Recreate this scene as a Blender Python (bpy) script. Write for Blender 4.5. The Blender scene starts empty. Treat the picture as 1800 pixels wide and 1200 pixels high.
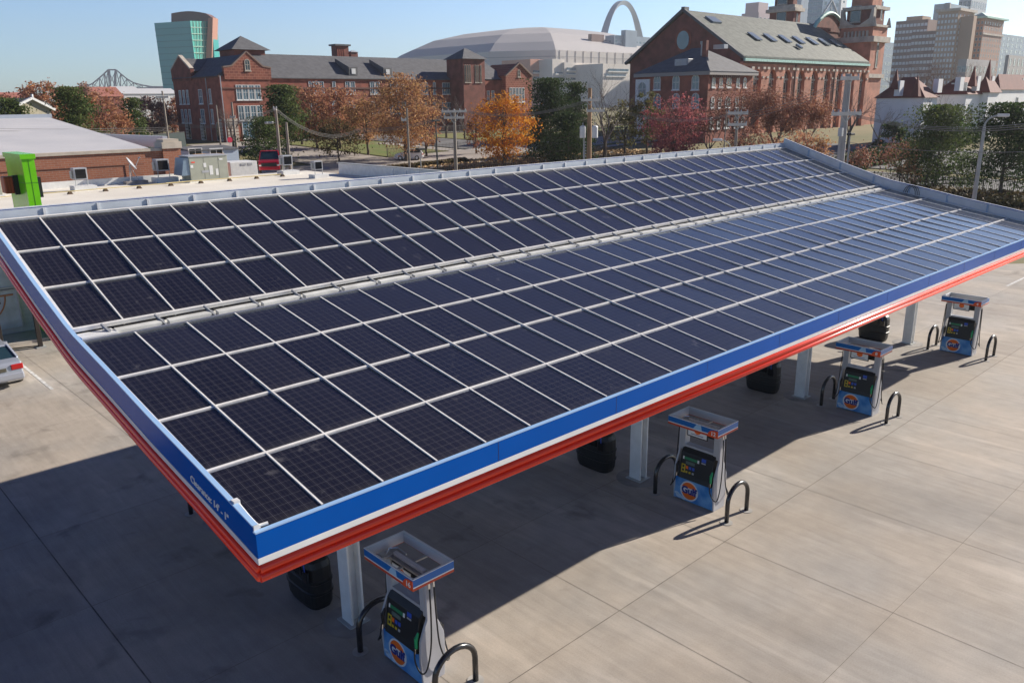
import bpy, bmesh, math, random
from mathutils import Vector, Matrix
R = math.radians
SC = bpy.context.scene
COL = SC.collection
# ------------------------------------------------------------------ camera
H = 10.38
F = 1435.24
YAW, PITCH, ROLL = R(43.1886), R(16.3348), R(-0.7865)
fwd = Vector((math.sin(YAW)*math.cos(PITCH), math.cos(YAW)*math.cos(PITCH), -math.sin(PITCH)))
rt = Vector((math.cos(YAW), -math.sin(YAW), 0))
up = rt.cross(fwd)
rt2 = rt*math.cos(ROLL) + up*math.sin(ROLL)
up2 = up*math.cos(ROLL) - rt*math.sin(ROLL)
cam = bpy.data.objects.new('camera', bpy.data.cameras.new('camera'))
COL.objects.link(cam)
m = Matrix((rt2, up2, -fwd)).transposed().to_4x4()
m.translation = (0, 0, H)
cam.matrix_world = m
cam.data.sensor_width = 36
cam.data.lens = F*36/1800
cam.data.clip_end = 20000
cam.data.clip_start = 0.2
SC.camera = cam
# ------------------------------------------------------------------ light
SUN_AZ, SUN_EL = R(103.4), R(26.0)
world = bpy.data.worlds.new("World"); SC.world = world; world.use_nodes = True
nt = world.node_tree; nt.nodes.clear()
sky = nt.nodes.new('ShaderNodeTexSky'); sky.sky_type = 'NISHITA'; sky.sun_disc = False
sky.sun_elevation = SUN_EL; sky.sun_rotation = SUN_AZ; sky.altitude = 150
sky.air_density = 1.0; sky.dust_density = 0.6; sky.ozone_density = 2.0
bg = nt.nodes.new('ShaderNodeBackground'); bg.inputs[1].default_value = 0.055
wo = nt.nodes.new('ShaderNodeOutputWorld')
# deeper blue towards the zenith, cool pale blue at the horizon
tcw = nt.nodes.new('ShaderNodeTexCoord'); spw = nt.nodes.new('ShaderNodeSeparateXYZ'); nt.links.new(tcw.outputs['Generated'], spw.inputs[0])
mrw = nt.nodes.new('ShaderNodeMapRange'); mrw.interpolation_type = 'SMOOTHSTEP'; mrw.inputs[1].default_value = 0.10; mrw.inputs[2].default_value = 0.44
nt.links.new(spw.outputs[2], mrw.inputs[0])
tiw = nt.nodes.new('ShaderNodeMix'); tiw.data_type = 'RGBA'; tiw.inputs[6].default_value = (1.2,1.5,1.98,1); tiw.inputs[7].default_value = (.010,.15,.56,1)
nt.links.new(mrw.outputs[0], tiw.inputs[0])
muw = nt.nodes.new('ShaderNodeMix'); muw.data_type = 'RGBA'; muw.blend_type = 'MULTIPLY'; muw.inputs[0].default_value = 1
nt.links.new(sky.outputs[0], muw.inputs[6]); nt.links.new(tiw.outputs[2], muw.inputs[7])
nt.links.new(muw.outputs[2], bg.inputs[0]); nt.links.new(bg.outputs[0], wo.inputs[0])
sd = Vector((math.sin(SUN_AZ)*math.cos(SUN_EL), math.cos(SUN_AZ)*math.cos(SUN_EL), math.sin(SUN_EL)))
sl = bpy.data.lights.new('sun', 'SUN'); sl.energy = 5.0; sl.angle = R(0.5); sl.color = (1.0, 0.92, 0.81)
so = bpy.data.objects.new('sun', sl); COL.objects.link(so)
so.rotation_euler = (-sd).to_track_quat('-Z', 'Y').to_euler()
SC.view_settings.view_transform = 'Standard'; SC.view_settings.look = 'None'
SC.view_settings.exposure = 0.68; SC.view_settings.gamma = 1.0
# ------------------------------------------------------------------ maths helpers
def ray(px, py):
    return rt2*((px-900)/F) + up2*((600-py)/F) + fwd
def terr(x, y):
    D = math.hypot(x, y); t = min(max((D-60)/130, 0), 1)
    return 4*t*t*(3-2*t)
def onz(px, py, z):
    d = ray(px, py); return Vector((0, 0, H)) + d*((z-H)/d.z)
def ony(px, py, Y):
    d = ray(px, py); return Vector((0, 0, H)) + d*(Y/d.y)
def onx(px, py, X):
    d = ray(px, py); return Vector((0, 0, H)) + d*(X/d.x)
def at(px, py, D):
    d = ray(px, py); return Vector((0, 0, H)) + d*(D/math.hypot(d.x, d.y))
# ------------------------------------------------------------------ materials
MATS = {}
def mat(name, col, rough=0.6, metal=0.0, var=0.0, scale=2.0, col2=None, spec=0.5, bump=0.0, stretch=None, coat=0.0, island=0.0, detail=4):
    if name in MATS: return MATS[name]
    M = bpy.data.materials.new(name); M.use_nodes = True
    n = M.node_tree.nodes; l = M.node_tree.links
    b = n['Principled BSDF']
    b.inputs['Roughness'].default_value = rough
    b.inputs['Metallic'].default_value = metal
    b.inputs['Specular IOR Level'].default_value = spec
    b.inputs['Coat Weight'].default_value = coat
    c = (*col, 1)
    b.inputs['Base Color'].default_value = c
    if var > 0 or col2 or bump > 0:
        tc = n.new('ShaderNodeTexCoord'); mp = n.new('ShaderNodeMapping')
        l.new(tc.outputs['Object'], mp.inputs[0])
        if stretch: mp.inputs['Scale'].default_value = stretch
        no = n.new('ShaderNodeTexNoise'); no.inputs['Scale'].default_value = scale; no.inputs['Detail'].default_value = detail
        l.new(mp.outputs[0], no.inputs['Vector'])
        mx = n.new('ShaderNodeMix'); mx.data_type = 'RGBA'
        c2 = col2 or tuple(max(0, k*(1-var)) for k in col)
        c1 = col if col2 else tuple(min(1, k*(1+var)) for k in col)
        mx.inputs[6].default_value = (*c1, 1); mx.inputs[7].default_value = (*c2, 1)
        rp = n.new('ShaderNodeMapRange'); rp.inputs[1].default_value = 0.35; rp.inputs[2].default_value = 0.65
        l.new(no.outputs['Fac'], rp.inputs[0]); l.new(rp.outputs[0], mx.inputs[0])
        out = mx.outputs[2]
        if island > 0:
            ge = n.new('ShaderNodeNewGeometry'); hs = n.new('ShaderNodeHueSaturation')
            mr = n.new('ShaderNodeMapRange'); mr.inputs[3].default_value = 1-island; mr.inputs[4].default_value = 1+island
            l.new(ge.outputs['Random Per Island'], mr.inputs[0]); l.new(mr.outputs[0], hs.inputs['Value'])
            mr2 = n.new('ShaderNodeMapRange'); mr2.inputs[3].default_value = 0.5-island*0.05; mr2.inputs[4].default_value = 0.5+island*0.05
            l.new(ge.outputs['Random Per Island'], mr2.inputs[0]); l.new(mr2.outputs[0], hs.inputs['Hue'])
            l.new(out, hs.inputs['Color']); out = hs.outputs[0]
        l.new(out, b.inputs['Base Color'])
        if bump > 0:
            bp = n.new('ShaderNodeBump'); bp.inputs['Strength'].default_value = bump; bp.inputs['Distance'].default_value = 0.05
            l.new(no.outputs['Fac'], bp.inputs['Height']); l.new(bp.outputs[0], b.inputs['Normal'])
    MATS[name] = M; return M
def bmat(name, c1, c2, mortar, sc=1.0, w=0.5, h=0.25, ms=0.02, rough=0.85, rot=None):
    if name in MATS: return MATS[name]
    M = mat(name, c1, rough)
    n = M.node_tree.nodes; l = M.node_tree.links; b = n['Principled BSDF']
    tc = n.new('ShaderNodeTexCoord'); sp = n.new('ShaderNodeSeparateXYZ'); cb = n.new('ShaderNodeCombineXYZ')
    ad = n.new('ShaderNodeMath'); ad.operation = 'ADD'
    l.new(tc.outputs['Object'], sp.inputs[0]); l.new(sp.outputs[0], ad.inputs[0]); l.new(sp.outputs[1], ad.inputs[1])
    l.new(ad.outputs[0], cb.inputs[0]); l.new(sp.outputs[2], cb.inputs[1])
    br = n.new('ShaderNodeTexBrick'); br.inputs['Scale'].default_value = sc
    br.inputs['Color1'].default_value = (*c1, 1); br.inputs['Color2'].default_value = (*c2, 1); br.inputs['Mortar'].default_value = (*mortar, 1)
    br.inputs['Brick Width'].default_value = w; br.inputs['Row Height'].default_value = h; br.inputs['Mortar Size'].default_value = ms
    l.new(cb.outputs[0], br.inputs['Vector'])
    no = n.new('ShaderNodeTexNoise'); no.inputs['Scale'].default_value = 0.6; no.inputs['Detail'].default_value = 6
    l.new(tc.outputs['Object'], no.inputs['Vector'])
    mr = n.new('ShaderNodeMapRange'); mr.inputs[3].default_value = 0.78; mr.inputs[4].default_value = 1.2
    hs = n.new('ShaderNodeHueSaturation'); l.new(no.outputs[0], mr.inputs[0]); l.new(mr.outputs[0], hs.inputs['Value'])
    l.new(br.outputs[0], hs.inputs['Color']); l.new(hs.outputs[0], b.inputs['Base Color'])
    return M
WHITE = mat('white_paint', (.74,.74,.72), .45, var=.06, scale=3)
METALW = mat('white_metal', (.72,.73,.74), .35, var=.08, scale=1.5, spec=.6)
BLUE = mat('blue_fascia', (.0,.085,.40), .25, var=.04, scale=.8, spec=.12)
RED = mat('red_bullnose', (1.0,.048,.010), .25, var=.03, coat=.25)
FWHITE = mat('white_stripe', (.78,.78,.76), .3, var=.04)
BLACK = mat('black_plastic', (.012,.012,.013), .45)
BLACKG = mat('black_gloss', (.006,.006,.008), .15)
RUBBER = mat('black_rubber', (.015,.015,.016), .5)
STEEL = mat('black_steel', (.014,.014,.016), .25, metal=.0, spec=.8)
LGREY = mat('light_grey_panel', (.40,.41,.43), .35, var=.06)
ALU = mat('aluminium', (.55,.56,.58), .3, metal=.7)
BRICK = mat('dark_red_brick', (.27,.085,.055), .85, var=.28, scale=.7, detail=10)
BRICKO = mat('sunlit_orange_brick', (.47,.20,.13), .85, var=.22, scale=.6, detail=10)  # sunlit brick: sunshine put into a brighter, warmer base colour
BRICKD = mat('deep_red_brick', (.20,.07,.052), .85, var=.25, scale=.6, detail=10)
STONE = mat('pale_stone', (.50,.44,.37), .8, var=.18, scale=.8, detail=8)
SLATE = mat('grey_slate', (.115,.115,.12), .7, var=.16, scale=1.2, detail=10)
SLATEG = mat('green_grey_slate', (.115,.125,.105), .7, var=.25, scale=1.0, detail=10)
COPPER = mat('green_copper', (.36,.60,.53), .6, var=.15)
GLASSD = mat('dark_glass', (.02,.03,.04), .08, spec=.8)
GLASSB = mat('blue_glass', (.10,.17,.22), .12, spec=.9, var=.25, scale=.25)
GALV = mat('galvanised_metal', (.42,.43,.42), .45, var=.12)
WOOD = mat('weathered_wood', (.30,.26,.22), .85, var=.2, scale=6, stretch=(1,1,.1))
WOODB = mat('brown_wood', (.36,.22,.12), .8, var=.2, scale=6, stretch=(1,1,.1))
TRUNK = mat('bark', (.10,.075,.055), .9, var=.3, scale=8)
TWIG = mat('twigs', (.17,.135,.115), .9, var=.3, scale=3)
TYRE = mat('tyre', (.015,.015,.015), .7)
# ------------------------------------------------------------------ mesh builder
class MB:
    def __init__(s): s.v = []; s.f = []
    def box(s, x0, x1, y0, y1, z0, z1):
        n = len(s.v)
        s.v += [(x0,y0,z0),(x1,y0,z0),(x1,y1,z0),(x0,y1,z0),(x0,y0,z1),(x1,y0,z1),(x1,y1,z1),(x0,y1,z1)]
        s.f += [(n,n+3,n+2,n+1),(n+4,n+5,n+6,n+7),(n,n+1,n+5,n+4),(n+1,n+2,n+6,n+5),(n+2,n+3,n+7,n+6),(n+3,n,n+4,n+7)]
        return s
    def obox(s, c, ax, ay, az):   # oriented box: centre, half-axis vectors
        n = len(s.v); c = Vector(c); ax, ay, az = Vector(ax), Vector(ay), Vector(az)
        for k in ((-1,-1,-1),(1,-1,-1),(1,1,-1),(-1,1,-1),(-1,-1,1),(1,-1,1),(1,1,1),(-1,1,1)):
            s.v.append(tuple(c + ax*k[0] + ay*k[1] + az*k[2]))
        s.f += [(n,n+3,n+2,n+1),(n+4,n+5,n+6,n+7),(n,n+1,n+5,n+4),(n+1,n+2,n+6,n+5),(n+2,n+3,n+7,n+6),(n+3,n,n+4,n+7)]
        return s
    def bar(s, p, q, w, h):       # bar from p to q, width w (horizontal), height h
        p, q = Vector(p), Vector(q); d = q-p; L = d.length; d.normalize()
        u = Vector((0,0,1)) if abs(d.z) < .95 else Vector((1,0,0))
        sx = d.cross(u).normalized(); uz = sx.cross(d)
        return s.obox((p+q)/2, sx*w/2, d*L/2, uz*h/2)
    def tube(s, pts, r, n=8, cap=True):
        pts = [Vector(p) for p in pts]; rs = r if isinstance(r, (list, tuple)) else [r]*len(pts)
        base = len(s.v); prev = None
        for i, p in enumerate(pts):
            d = (pts[min(i+1, len(pts)-1)] - pts[max(i-1, 0)]).normalized()
            if prev is None:
                a = Vector((0,0,1)) if abs(d.z) < .9 else Vector((1,0,0)); u = d.cross(a).normalized()
            else:
                u = (prev - d*prev.dot(d)).normalized()
            prev = u; w = d.cross(u)
            for k in range(n):
                t = 2*math.pi*k/n; s.v.append(tuple(p + (u*math.cos(t) + w*math.sin(t))*rs[i]))
        for i in range(len(pts)-1):
            for k in range(n):
                a = base+i*n+k; b = base+i*n+(k+1)%n; s.f.append((a, b, b+n, a+n))
        if cap:
            s.f.append(tuple(base+k for k in range(n))[::-1]); s.f.append(tuple(base+(len(pts)-1)*n+k for k in range(n)))
        return s
    def prism(s, poly, axis, a0, a1):   # poly in the two other axes, in cyclic order
        n = len(s.v); k = len(poly)
        for a in (a0, a1):
            for (p, q) in poly:
                s.v.append({'x': (a,p,q), 'y': (p,a,q), 'z': (p,q,a)}[axis])
        s.f.append(tuple(range(n, n+k))[::-1]); s.f.append(tuple(range(n+k, n+2*k)))
        for i in range(k): j = (i+1) % k; s.f.append((n+i, n+j, n+k+j, n+k+i))
        return s
    def lathe(s, c, prof, n=16):
        b = len(s.v)
        for (r, z) in prof:
            for k in range(n):
                t = 2*math.pi*k/n; s.v.append((c[0]+r*math.cos(t), c[1]+r*math.sin(t), c[2]+z))
        for i in range(len(prof)-1):
            for k in range(n):
                s.f.append((b+i*n+k, b+i*n+(k+1)%n, b+(i+1)*n+(k+1)%n, b+(i+1)*n+k))
        s.f.append(tuple(b+k for k in range(n))[::-1]); s.f.append(tuple(b+(len(prof)-1)*n+k for k in range(n)))
        return s
    def poly(s, pts):
        n = len(s.v); s.v += [tuple(p) for p in pts]; s.f.append(tuple(range(n, n+len(pts)))); return s
    def frustum(s, r0, z0, r1, z1):   # rects (x0,x1,y0,y1)
        n = len(s.v)
        for (r, z) in ((r0, z0), (r1, z1)):
            s.v += [(r[0],r[2],z),(r[1],r[2],z),(r[1],r[3],z),(r[0],r[3],z)]
        s.f += [(n,n+3,n+2,n+1),(n+4,n+5,n+6,n+7),(n,n+1,n+5,n+4),(n+1,n+2,n+6,n+5),(n+2,n+3,n+7,n+6),(n+3,n,n+4,n+7)]
        return s
    def build(s, name, material, parent=None, smooth=False, bevel=0, fixn=True):
        off = Vector((0,0,0)); p = parent
        while p is not None: off += p.location; p = p.parent
        me = bpy.data.meshes.new(name)
        me.from_pydata([tuple(Vector(v)-off) for v in s.v], [], s.f); me.update()
        if fixn:
            bm = bmesh.new(); bm.from_mesh(me); bmesh.ops.recalc_face_normals(bm, faces=bm.faces); bm.to_mesh(me); bm.free()
        if smooth:
            for f in me.polygons: f.use_smooth = True
        me.materials.append(material)
        o = bpy.data.objects.new(name, me); COL.objects.link(o); o.parent = parent
        if bevel:
            b = o.modifiers.new('bevel', 'BEVEL'); b.width = bevel; b.segments = 2; b.limit_method = 'ANGLE'
        return o
def tag(o, label=None, cat=None, group=None, kind=None):
    if label: o['label'] = label
    if cat: o['category'] = cat
    if group: o['group'] = group
    if kind: o['kind'] = kind
    return o
def thing(name, label, cat, loc=(0,0,0), group=None):
    o = bpy.data.objects.new(name, None); COL.objects.link(o); o.location = loc; o.empty_display_size = .2
    return tag(o, label, cat, group)
def linkmesh(name, me, parent, loc, rot=(0,0,0)):
    o = bpy.data.objects.new(name, me); COL.objects.link(o); o.parent = parent
    o.location = loc; o.rotation_euler = rot; return o
def copytree(o, parent=None):
    c = o.copy(); COL.objects.link(c); c.parent = parent
    for ch in list(o.children): copytree(ch, c)
    return c
def textmesh(txt, size, extrude=.004, bold=0.0, shear=0.0):
    cu = bpy.data.curves.new('lettering', 'FONT'); cu.body = txt; cu.size = size; cu.extrude = extrude
    cu.offset = bold; cu.shear = shear; cu.align_x = 'CENTER'; cu.align_y = 'CENTER'
    o = bpy.data.objects.new('lettering', cu); COL.objects.link(o)
    dg = bpy.context.evaluated_depsgraph_get(); me = bpy.data.meshes.new_from_object(o.evaluated_get(dg))
    bpy.data.objects.remove(o); bpy.data.curves.remove(cu); return me
NUM = ['zeroth','first','second','third','fourth','fifth','sixth','seventh','eighth','ninth','tenth','eleventh','twelfth','thirteenth','fourteenth','fifteenth','sixteenth','seventeenth','eighteenth','nineteenth','twentieth','twenty-first','twenty-second','twenty-third','twenty-fourth','twenty-fifth','twenty-sixth','twenty-seventh','twenty-eighth','twenty-ninth','thirtieth','thirty-first','thirty-second','thirty-third','thirty-fourth','thirty-fifth']
rnd = random.Random(7)
#==SETTING==
# ------------------------------------------------------------------ ground
def concrete_material():
    M = bpy.data.materials.new('lot_concrete'); M.use_nodes = True
    n = M.node_tree.nodes; l = M.node_tree.links; b = n['Principled BSDF']; b.inputs['Roughness'].default_value = .75
    b.inputs['Specular IOR Level'].default_value = .35
    tc = n.new('ShaderNodeTexCoord')
    def noise(scale, sx, sy, det=6, dist=0.0):
        mp = n.new('ShaderNodeMapping'); mp.inputs['Scale'].default_value = (sx, sy, 1); l.new(tc.outputs['Object'], mp.inputs[0])
        no = n.new('ShaderNodeTexNoise'); no.inputs['Scale'].default_value = scale; no.inputs['Detail'].default_value = det; no.inputs['Distortion'].default_value = dist
        l.new(mp.outputs[0], no.inputs['Vector']); return no.outputs[0]
    def ramp(src, a, c, lo, hi):
        r = n.new('ShaderNodeMapRange'); r.inputs[1].default_value = a; r.inputs[2].default_value = c; r.inputs[3].default_value = lo; r.inputs[4].default_value = hi
        l.new(src, r.inputs[0]); return r.outputs[0]
    def mul(a, c):
        k = n.new('ShaderNodeMath'); k.operation = 'MULTIPLY'; l.new(a, k.inputs[0]); l.new(c, k.inputs[1]); return k.outputs[0]
    v = ramp(noise(.35, 1, .6, 9), .3, .7, .82, 1.16)                  # broad slab patches
    v = mul(v, ramp(noise(5.5, 1, .09, 6, .5), .3, .7, .93, 1.07))       # broom streaks along Y
    v = mul(v, ramp(noise(30, 1, .05, 3), .3, .7, .965, 1.03))
    v = mul(v, ramp(noise(1.1, 1.2, .22, 8, .6), .62, .72, 1.0, .86))     # damp marks
    v = mul(v, ramp(noise(.42, 1.5, .2, 8, 1.2), .58, .66, 1.0, 1.2))     # pale wash marks
    # oil stains, only in the pump lanes
    spy = n.new('ShaderNodeSeparateXYZ'); l.new(tc.outputs['Object'], spy.inputs[0])
    lane = ramp(spy.outputs[1], 9.2, 11.5, 0, 1); oil = ramp(noise(.8, 1, 1, 9, .3), .60, .80, 0, .6)
    om = mul(lane, oil); inv = n.new('ShaderNodeMath'); inv.operation = 'SUBTRACT'; inv.inputs[0].default_value = 1; l.new(om, inv.inputs[1]); v = mul(v, inv.outputs[0])
    v = mul(v, ramp(noise(9, 1, 1, 3), .72, .78, 1.0, .75))     # drips
    v = mul(v, ramp(noise(30, 1, 1, 3), .2, .8, .90, 1.08)); v = mul(v, ramp(noise(2.2, 1, 1, 10), .3, .7, .93, 1.06))
    # per-slab tone
    sp = n.new('ShaderNodeSeparateXYZ'); l.new(tc.outputs['Object'], sp.inputs[0])
    def slab(out, off, pitch):
        a = n.new('ShaderNodeMath'); a.operation = 'SUBTRACT'; l.new(out, a.inputs[0]); a.inputs[1].default_value = off
        d = n.new('ShaderNodeMath'); d.operation = 'DIVIDE'; l.new(a.outputs[0], d.inputs[0]); d.inputs[1].default_value = pitch
        f = n.new('ShaderNodeMath'); f.operation = 'FLOOR'; l.new(d.outputs[0], f.inputs[0]); return f.outputs[0]
    cb = n.new('ShaderNodeCombineXYZ'); l.new(slab(sp.outputs[0], 3.85, 4.02), cb.inputs[0]); l.new(slab(sp.outputs[1], 5.35, 4.08), cb.inputs[1])
    wn = n.new('ShaderNodeTexWhiteNoise'); l.new(cb.outputs[0], wn.inputs[0])
    v = mul(v, ramp(wn.outputs[0], 0, 1, .93, 1.05))
    mx = n.new('ShaderNodeMix'); mx.data_type = 'RGBA'; mx.blend_type = 'MULTIPLY'; mx.inputs[0].default_value = 1
    tint = n.new('ShaderNodeMix'); tint.data_type = 'RGBA'; tint.inputs[6].default_value = (.415,.36,.297,1); tint.inputs[7].default_value = (.39,.357,.315,1)
    l.new(ramp(noise(.25, 1, 1), .4, .6, 0, 1), tint.inputs[0])
    cv = n.new('ShaderNodeCombineColor'); [l.new(v, cv.inputs[k]) for k in range(3)]
    l.new(tint.outputs[2], mx.inputs[6]); l.new(cv.outputs[0], mx.inputs[7]); l.new(mx.outputs[2], b.inputs['Base Color'])
    bp = n.new('ShaderNodeBump'); bp.inputs['Strength'].default_value = .15; bp.inputs['Distance'].default_value = .01
    l.new(noise(24, 1, .04, 3), bp.inputs['Height']); l.new(bp.outputs[0], b.inputs['Normal'])
    return M
CONC = concrete_material()
GRASS = mat('dry_grass', (.24,.19,.085), .95, col2=(.15,.145,.05), scale=.09, detail=12)
LAWN = mat('green_lawn', (.12,.17,.025), .95, col2=(.21,.18,.06), scale=.22, detail=10)
DIRT = mat('leaf_litter', (.16,.105,.065), .95, col2=(.24,.18,.11), scale=.5, detail=12)
ASPH = mat('old_asphalt', (.17,.165,.16), .9, var=.15, scale=.3, detail=10)
ROADC = mat('street_concrete', (.36,.32,.28), .85, var=.12, scale=.3, detail=10)
def sheet(name, x0, x1, y0, y1, m, lift, step=8.0, kind='structure', rot=0, cx=0, cy=0):
    mb = MB(); nx = max(1, int((x1-x0)/step)); ny = max(1, int((y1-y0)/step))
    for j in range(ny+1):
        for i in range(nx+1):
            x = x0+(x1-x0)*i/nx; y = y0+(y1-y0)*j/ny
            if rot: x, y = cx+x*math.cos(rot)-y*math.sin(rot), cy+x*math.sin(rot)+y*math.cos(rot)
            mb.v.append((x, y, terr(x, y)+lift))
    for j in range(ny):
        for i in range(nx):
            a = j*(nx+1)+i; mb.f.append((a, a+1, a+nx+2, a+nx+1))
    return tag(mb.build(name, m, fixn=False), kind=kind)
# terrain: one sheet to the horizon, radial rings
def terrain():
    mb = MB(); rs = [0, 20, 40, 55, 62] + [62+6*k for k in range(1, 24)] + [230, 300, 450, 700, 1200, 2500, 6000, 12000]
    N = 72; mb.v.append((0,0,-.08))
    for r in rs[1:]:
        for k in range(N):
            t = 2*math.pi*k/N; x, y = r*math.sin(t), r*math.cos(t); mb.v.append((x, y, terr(x, y)-.08))
    for k in range(N): mb.f.append((0, 1+(k+1) % N, 1+k))
    for i in range(len(rs)-2):
        for k in range(N):
            a = 1+i*N+k; b = 1+i*N+(k+1) % N; mb.f.append((a, b, b+N, a+N))
    tag(mb.build('ground', GRASS, fixn=True), kind='structure')
terrain()
tag(MB().poly([(-40,-60,0),(60,-60,0),(60,14.5,0),(57,17,0),(57,46,0),(-40,46,0)]).build('forecourt_pavement', CONC, fixn=False), kind='structure')
# slab joints
jm = mat('joint_sealant', (.17,.15,.125), .9, var=.3, scale=3)
jb = MB()
for k in range(-6, 14):
    x = 3.85+4.02*k
    w = .0045 if k else .014
    jb.poly([(x-w,-20,.004),(x+w,-20,.004),(x+w,45,.004),(x-w,45,.004)])
for k in range(-6, 10):
    y = 5.38+4.06*k
    if y > 44: break
    w = .009 if k == 1 else .0045
    jb.poly([(-30,y-w,.0045),(56,y-w,.0045),(56,y+w,.0045),(-30,y+w,.0045)])
tag(jb.build('slab_joint_lines', jm, fixn=False), kind='structure')
PAINT = mat('worn_white_paint', (.62,.61,.58), .7, var=.25, scale=5, detail=8)
pb = MB()
for (xa, ya, xb, yb, w) in [(7.42,39.9,7.42,33.8,.06),(4.7,39.9,4.7,33.8,.06),(10.2,39.9,10.2,33.8,.06),(12.9,39.9,12.9,33.8,.06),(51.4,13.72,56.5,13.76,.07),(51.4,9.6,56.5,9.6,.07)]:
    if abs(xa-xb) < .1: pb.poly([(xa-w,yb,.008),(xa+w,yb,.008),(xa+w,ya,.008),(xa-w,ya,.008)])
    else: pb.poly([(xa,ya-w,.008),(xb,ya-w,.008),(xb,ya+w,.008),(xa,ya+w,.008)])
tag(pb.build('parking_stripes', PAINT, fixn=False), kind='structure')
# kerbs + sidewalk by the store, street and lots beyond
tag(MB().box(-5,37,41.6,43.6,0,.13).build('store_sidewalk', mat('sidewalk_concrete', (.44,.40,.35), .85, var=.1), fixn=True), kind='structure')
tag(MB().box(57,57.3,16.9,45,0,.14).box(57,75,16.7,16.9,0,.14).build('kerb', MATS['sidewalk_concrete']), kind='structure')
sheet('verge', 57.3, 92, 17, 60, DIRT, 0.02, 4)
sheet('side_street', 92, 104, -60, 300, ASPH, 0.03, 6)
sheet('sidewalk', 88, 91, -60, 130, MATS['sidewalk_concrete'], 0.035, 6)
sheet('parking_lot', 107, 134, 20, 66, ASPH, 0.03, 6)
sheet('cross_street', 20, 300, 96, 108, ROADC, 0.045, 6)
sheet('sidewalk', 20, 300, 92, 94, MATS['sidewalk_concrete'], 0.05, 6)
sheet('sidewalk', 20, 300, 146, 149, MATS['sidewalk_concrete'], 0.05, 6)
sheet('street', 62, 75, 108, 152, ROADC, 0.05, 4)
sheet('forecourt_street', 40, 62, 84, 96, ROADC, 0.05, 4)
sheet('lawn', 76, 91, 108.5, 145, LAWN, 0.03, 5)
sheet('lawn', 105, 180, 95, 140, LAWN, 0.03, 6)
sheet('lawn', 20, 70, 170, 260, mat('pale_lawn', (.27,.23,.09), .95, col2=(.17,.17,.06), scale=.1, detail=8), 0.03, 10)
#==CANOPY==
# ------------------------------------------------------------------ fuel station canopy
X0, X1 = 4.135, 40.185
NY = [(9.445,4.945),(11.084,5.237),(12.847,5.524),(14.569,5.847),(16.285,6.148)]
FY = [(16.809,6.275),(18.611,6.818),(20.267,7.373),(21.806,7.893)]
def roofz(y):
    P = NY+FY
    if y <= P[0][0]: return P[0][1] - (P[0][0]-y)*.175
    for (a, za), (b, zb) in zip(P, P[1:]):
        if y <= b: return za+(zb-za)*(y-a)/(b-a)
    return P[-1][1]+(y-P[-1][0])*.33
can = thing('fuel_canopy', 'large fuel station canopy with blue, white and red fascia carrying solar panels', 'canopy', (X0, 9.35, 0))
YF, YB = 9.36, 22.02
# dark deck sheet (below the panels) and soffit
dk = MB()
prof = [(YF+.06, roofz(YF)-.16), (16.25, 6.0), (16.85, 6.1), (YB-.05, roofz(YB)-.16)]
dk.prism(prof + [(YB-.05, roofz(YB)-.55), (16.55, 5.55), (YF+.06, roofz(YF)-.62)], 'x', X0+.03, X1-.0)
dk.build('soffit', mat('soffit_grey', (.26,.27,.29), .5), can)  # greyed from white so less light bounces into the shade below
dt = MB(); dt.prism([(a, b+.02) for a, b in prof] + [(a, b+.002) for a, b in prof[::-1]], 'x', X0+.06, X1-.03); dt.build('gap_shade_deck', mat('gap_shade_grey', (.09,.09,.095), .6, var=.2), can)  # added sheet, dark in colour to paint the shadow lines beside the rafters
def strip(yfun, t0, t1, out0, out1, name, m, sides, lip=0):   # fascia ring pieces as real slabs following the roof line
    mb = MB()
    ys = [YF, 11.084, 12.847, 14.569, 16.285, 16.55, 16.809, 18.611, 20.267, YB]
    if 'front' in sides: mb.box(X0-out1, X1+.1+out1, YF-out1, YF-out0, roofz(YF)+t0, roofz(YF)+t1)
    if 'left' in sides:
        for a, b in zip(ys, ys[1:]):
            za, zb = roofz(a), roofz(b); n = len(mb.v)
            for (y, z) in ((a, za), (b, zb)):
                mb.v += [(X0-out1,y,z+t0),(X0-out0,y,z+t0),(X0-out0,y,z+t1),(X0-out1,y,z+t1)]
            mb.f += [(n,n+4,n+7,n+3),(n+1,n+2,n+6,n+5),(n+3,n+7,n+6,n+2),(n,n+1,n+5,n+4)]
    if 'right' in sides:
        for a, b in zip(ys, ys[1:]):
            za, zb = roofz(a), roofz(b); n = len(mb.v); X = X1+.1
            for (y, z) in ((a, za), (b, zb)):
                mb.v += [(X+out0,y,z+t0),(X+out1,y,z+t0),(X+out1,y,z+t1),(X+out0,y,z+t1)]
            mb.f += [(n,n+4,n+7,n+3),(n+1,n+2,n+6,n+5),(n+3,n+7,n+6,n+2),(n,n+1,n+5,n+4)]
    if 'back' in sides: mb.box(X0-out1, X1+.1+out1, YB+out0, YB+out1, roofz(YB)+t0, roofz(YB)+t1)
    return mb.build(name, m, can)
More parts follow.
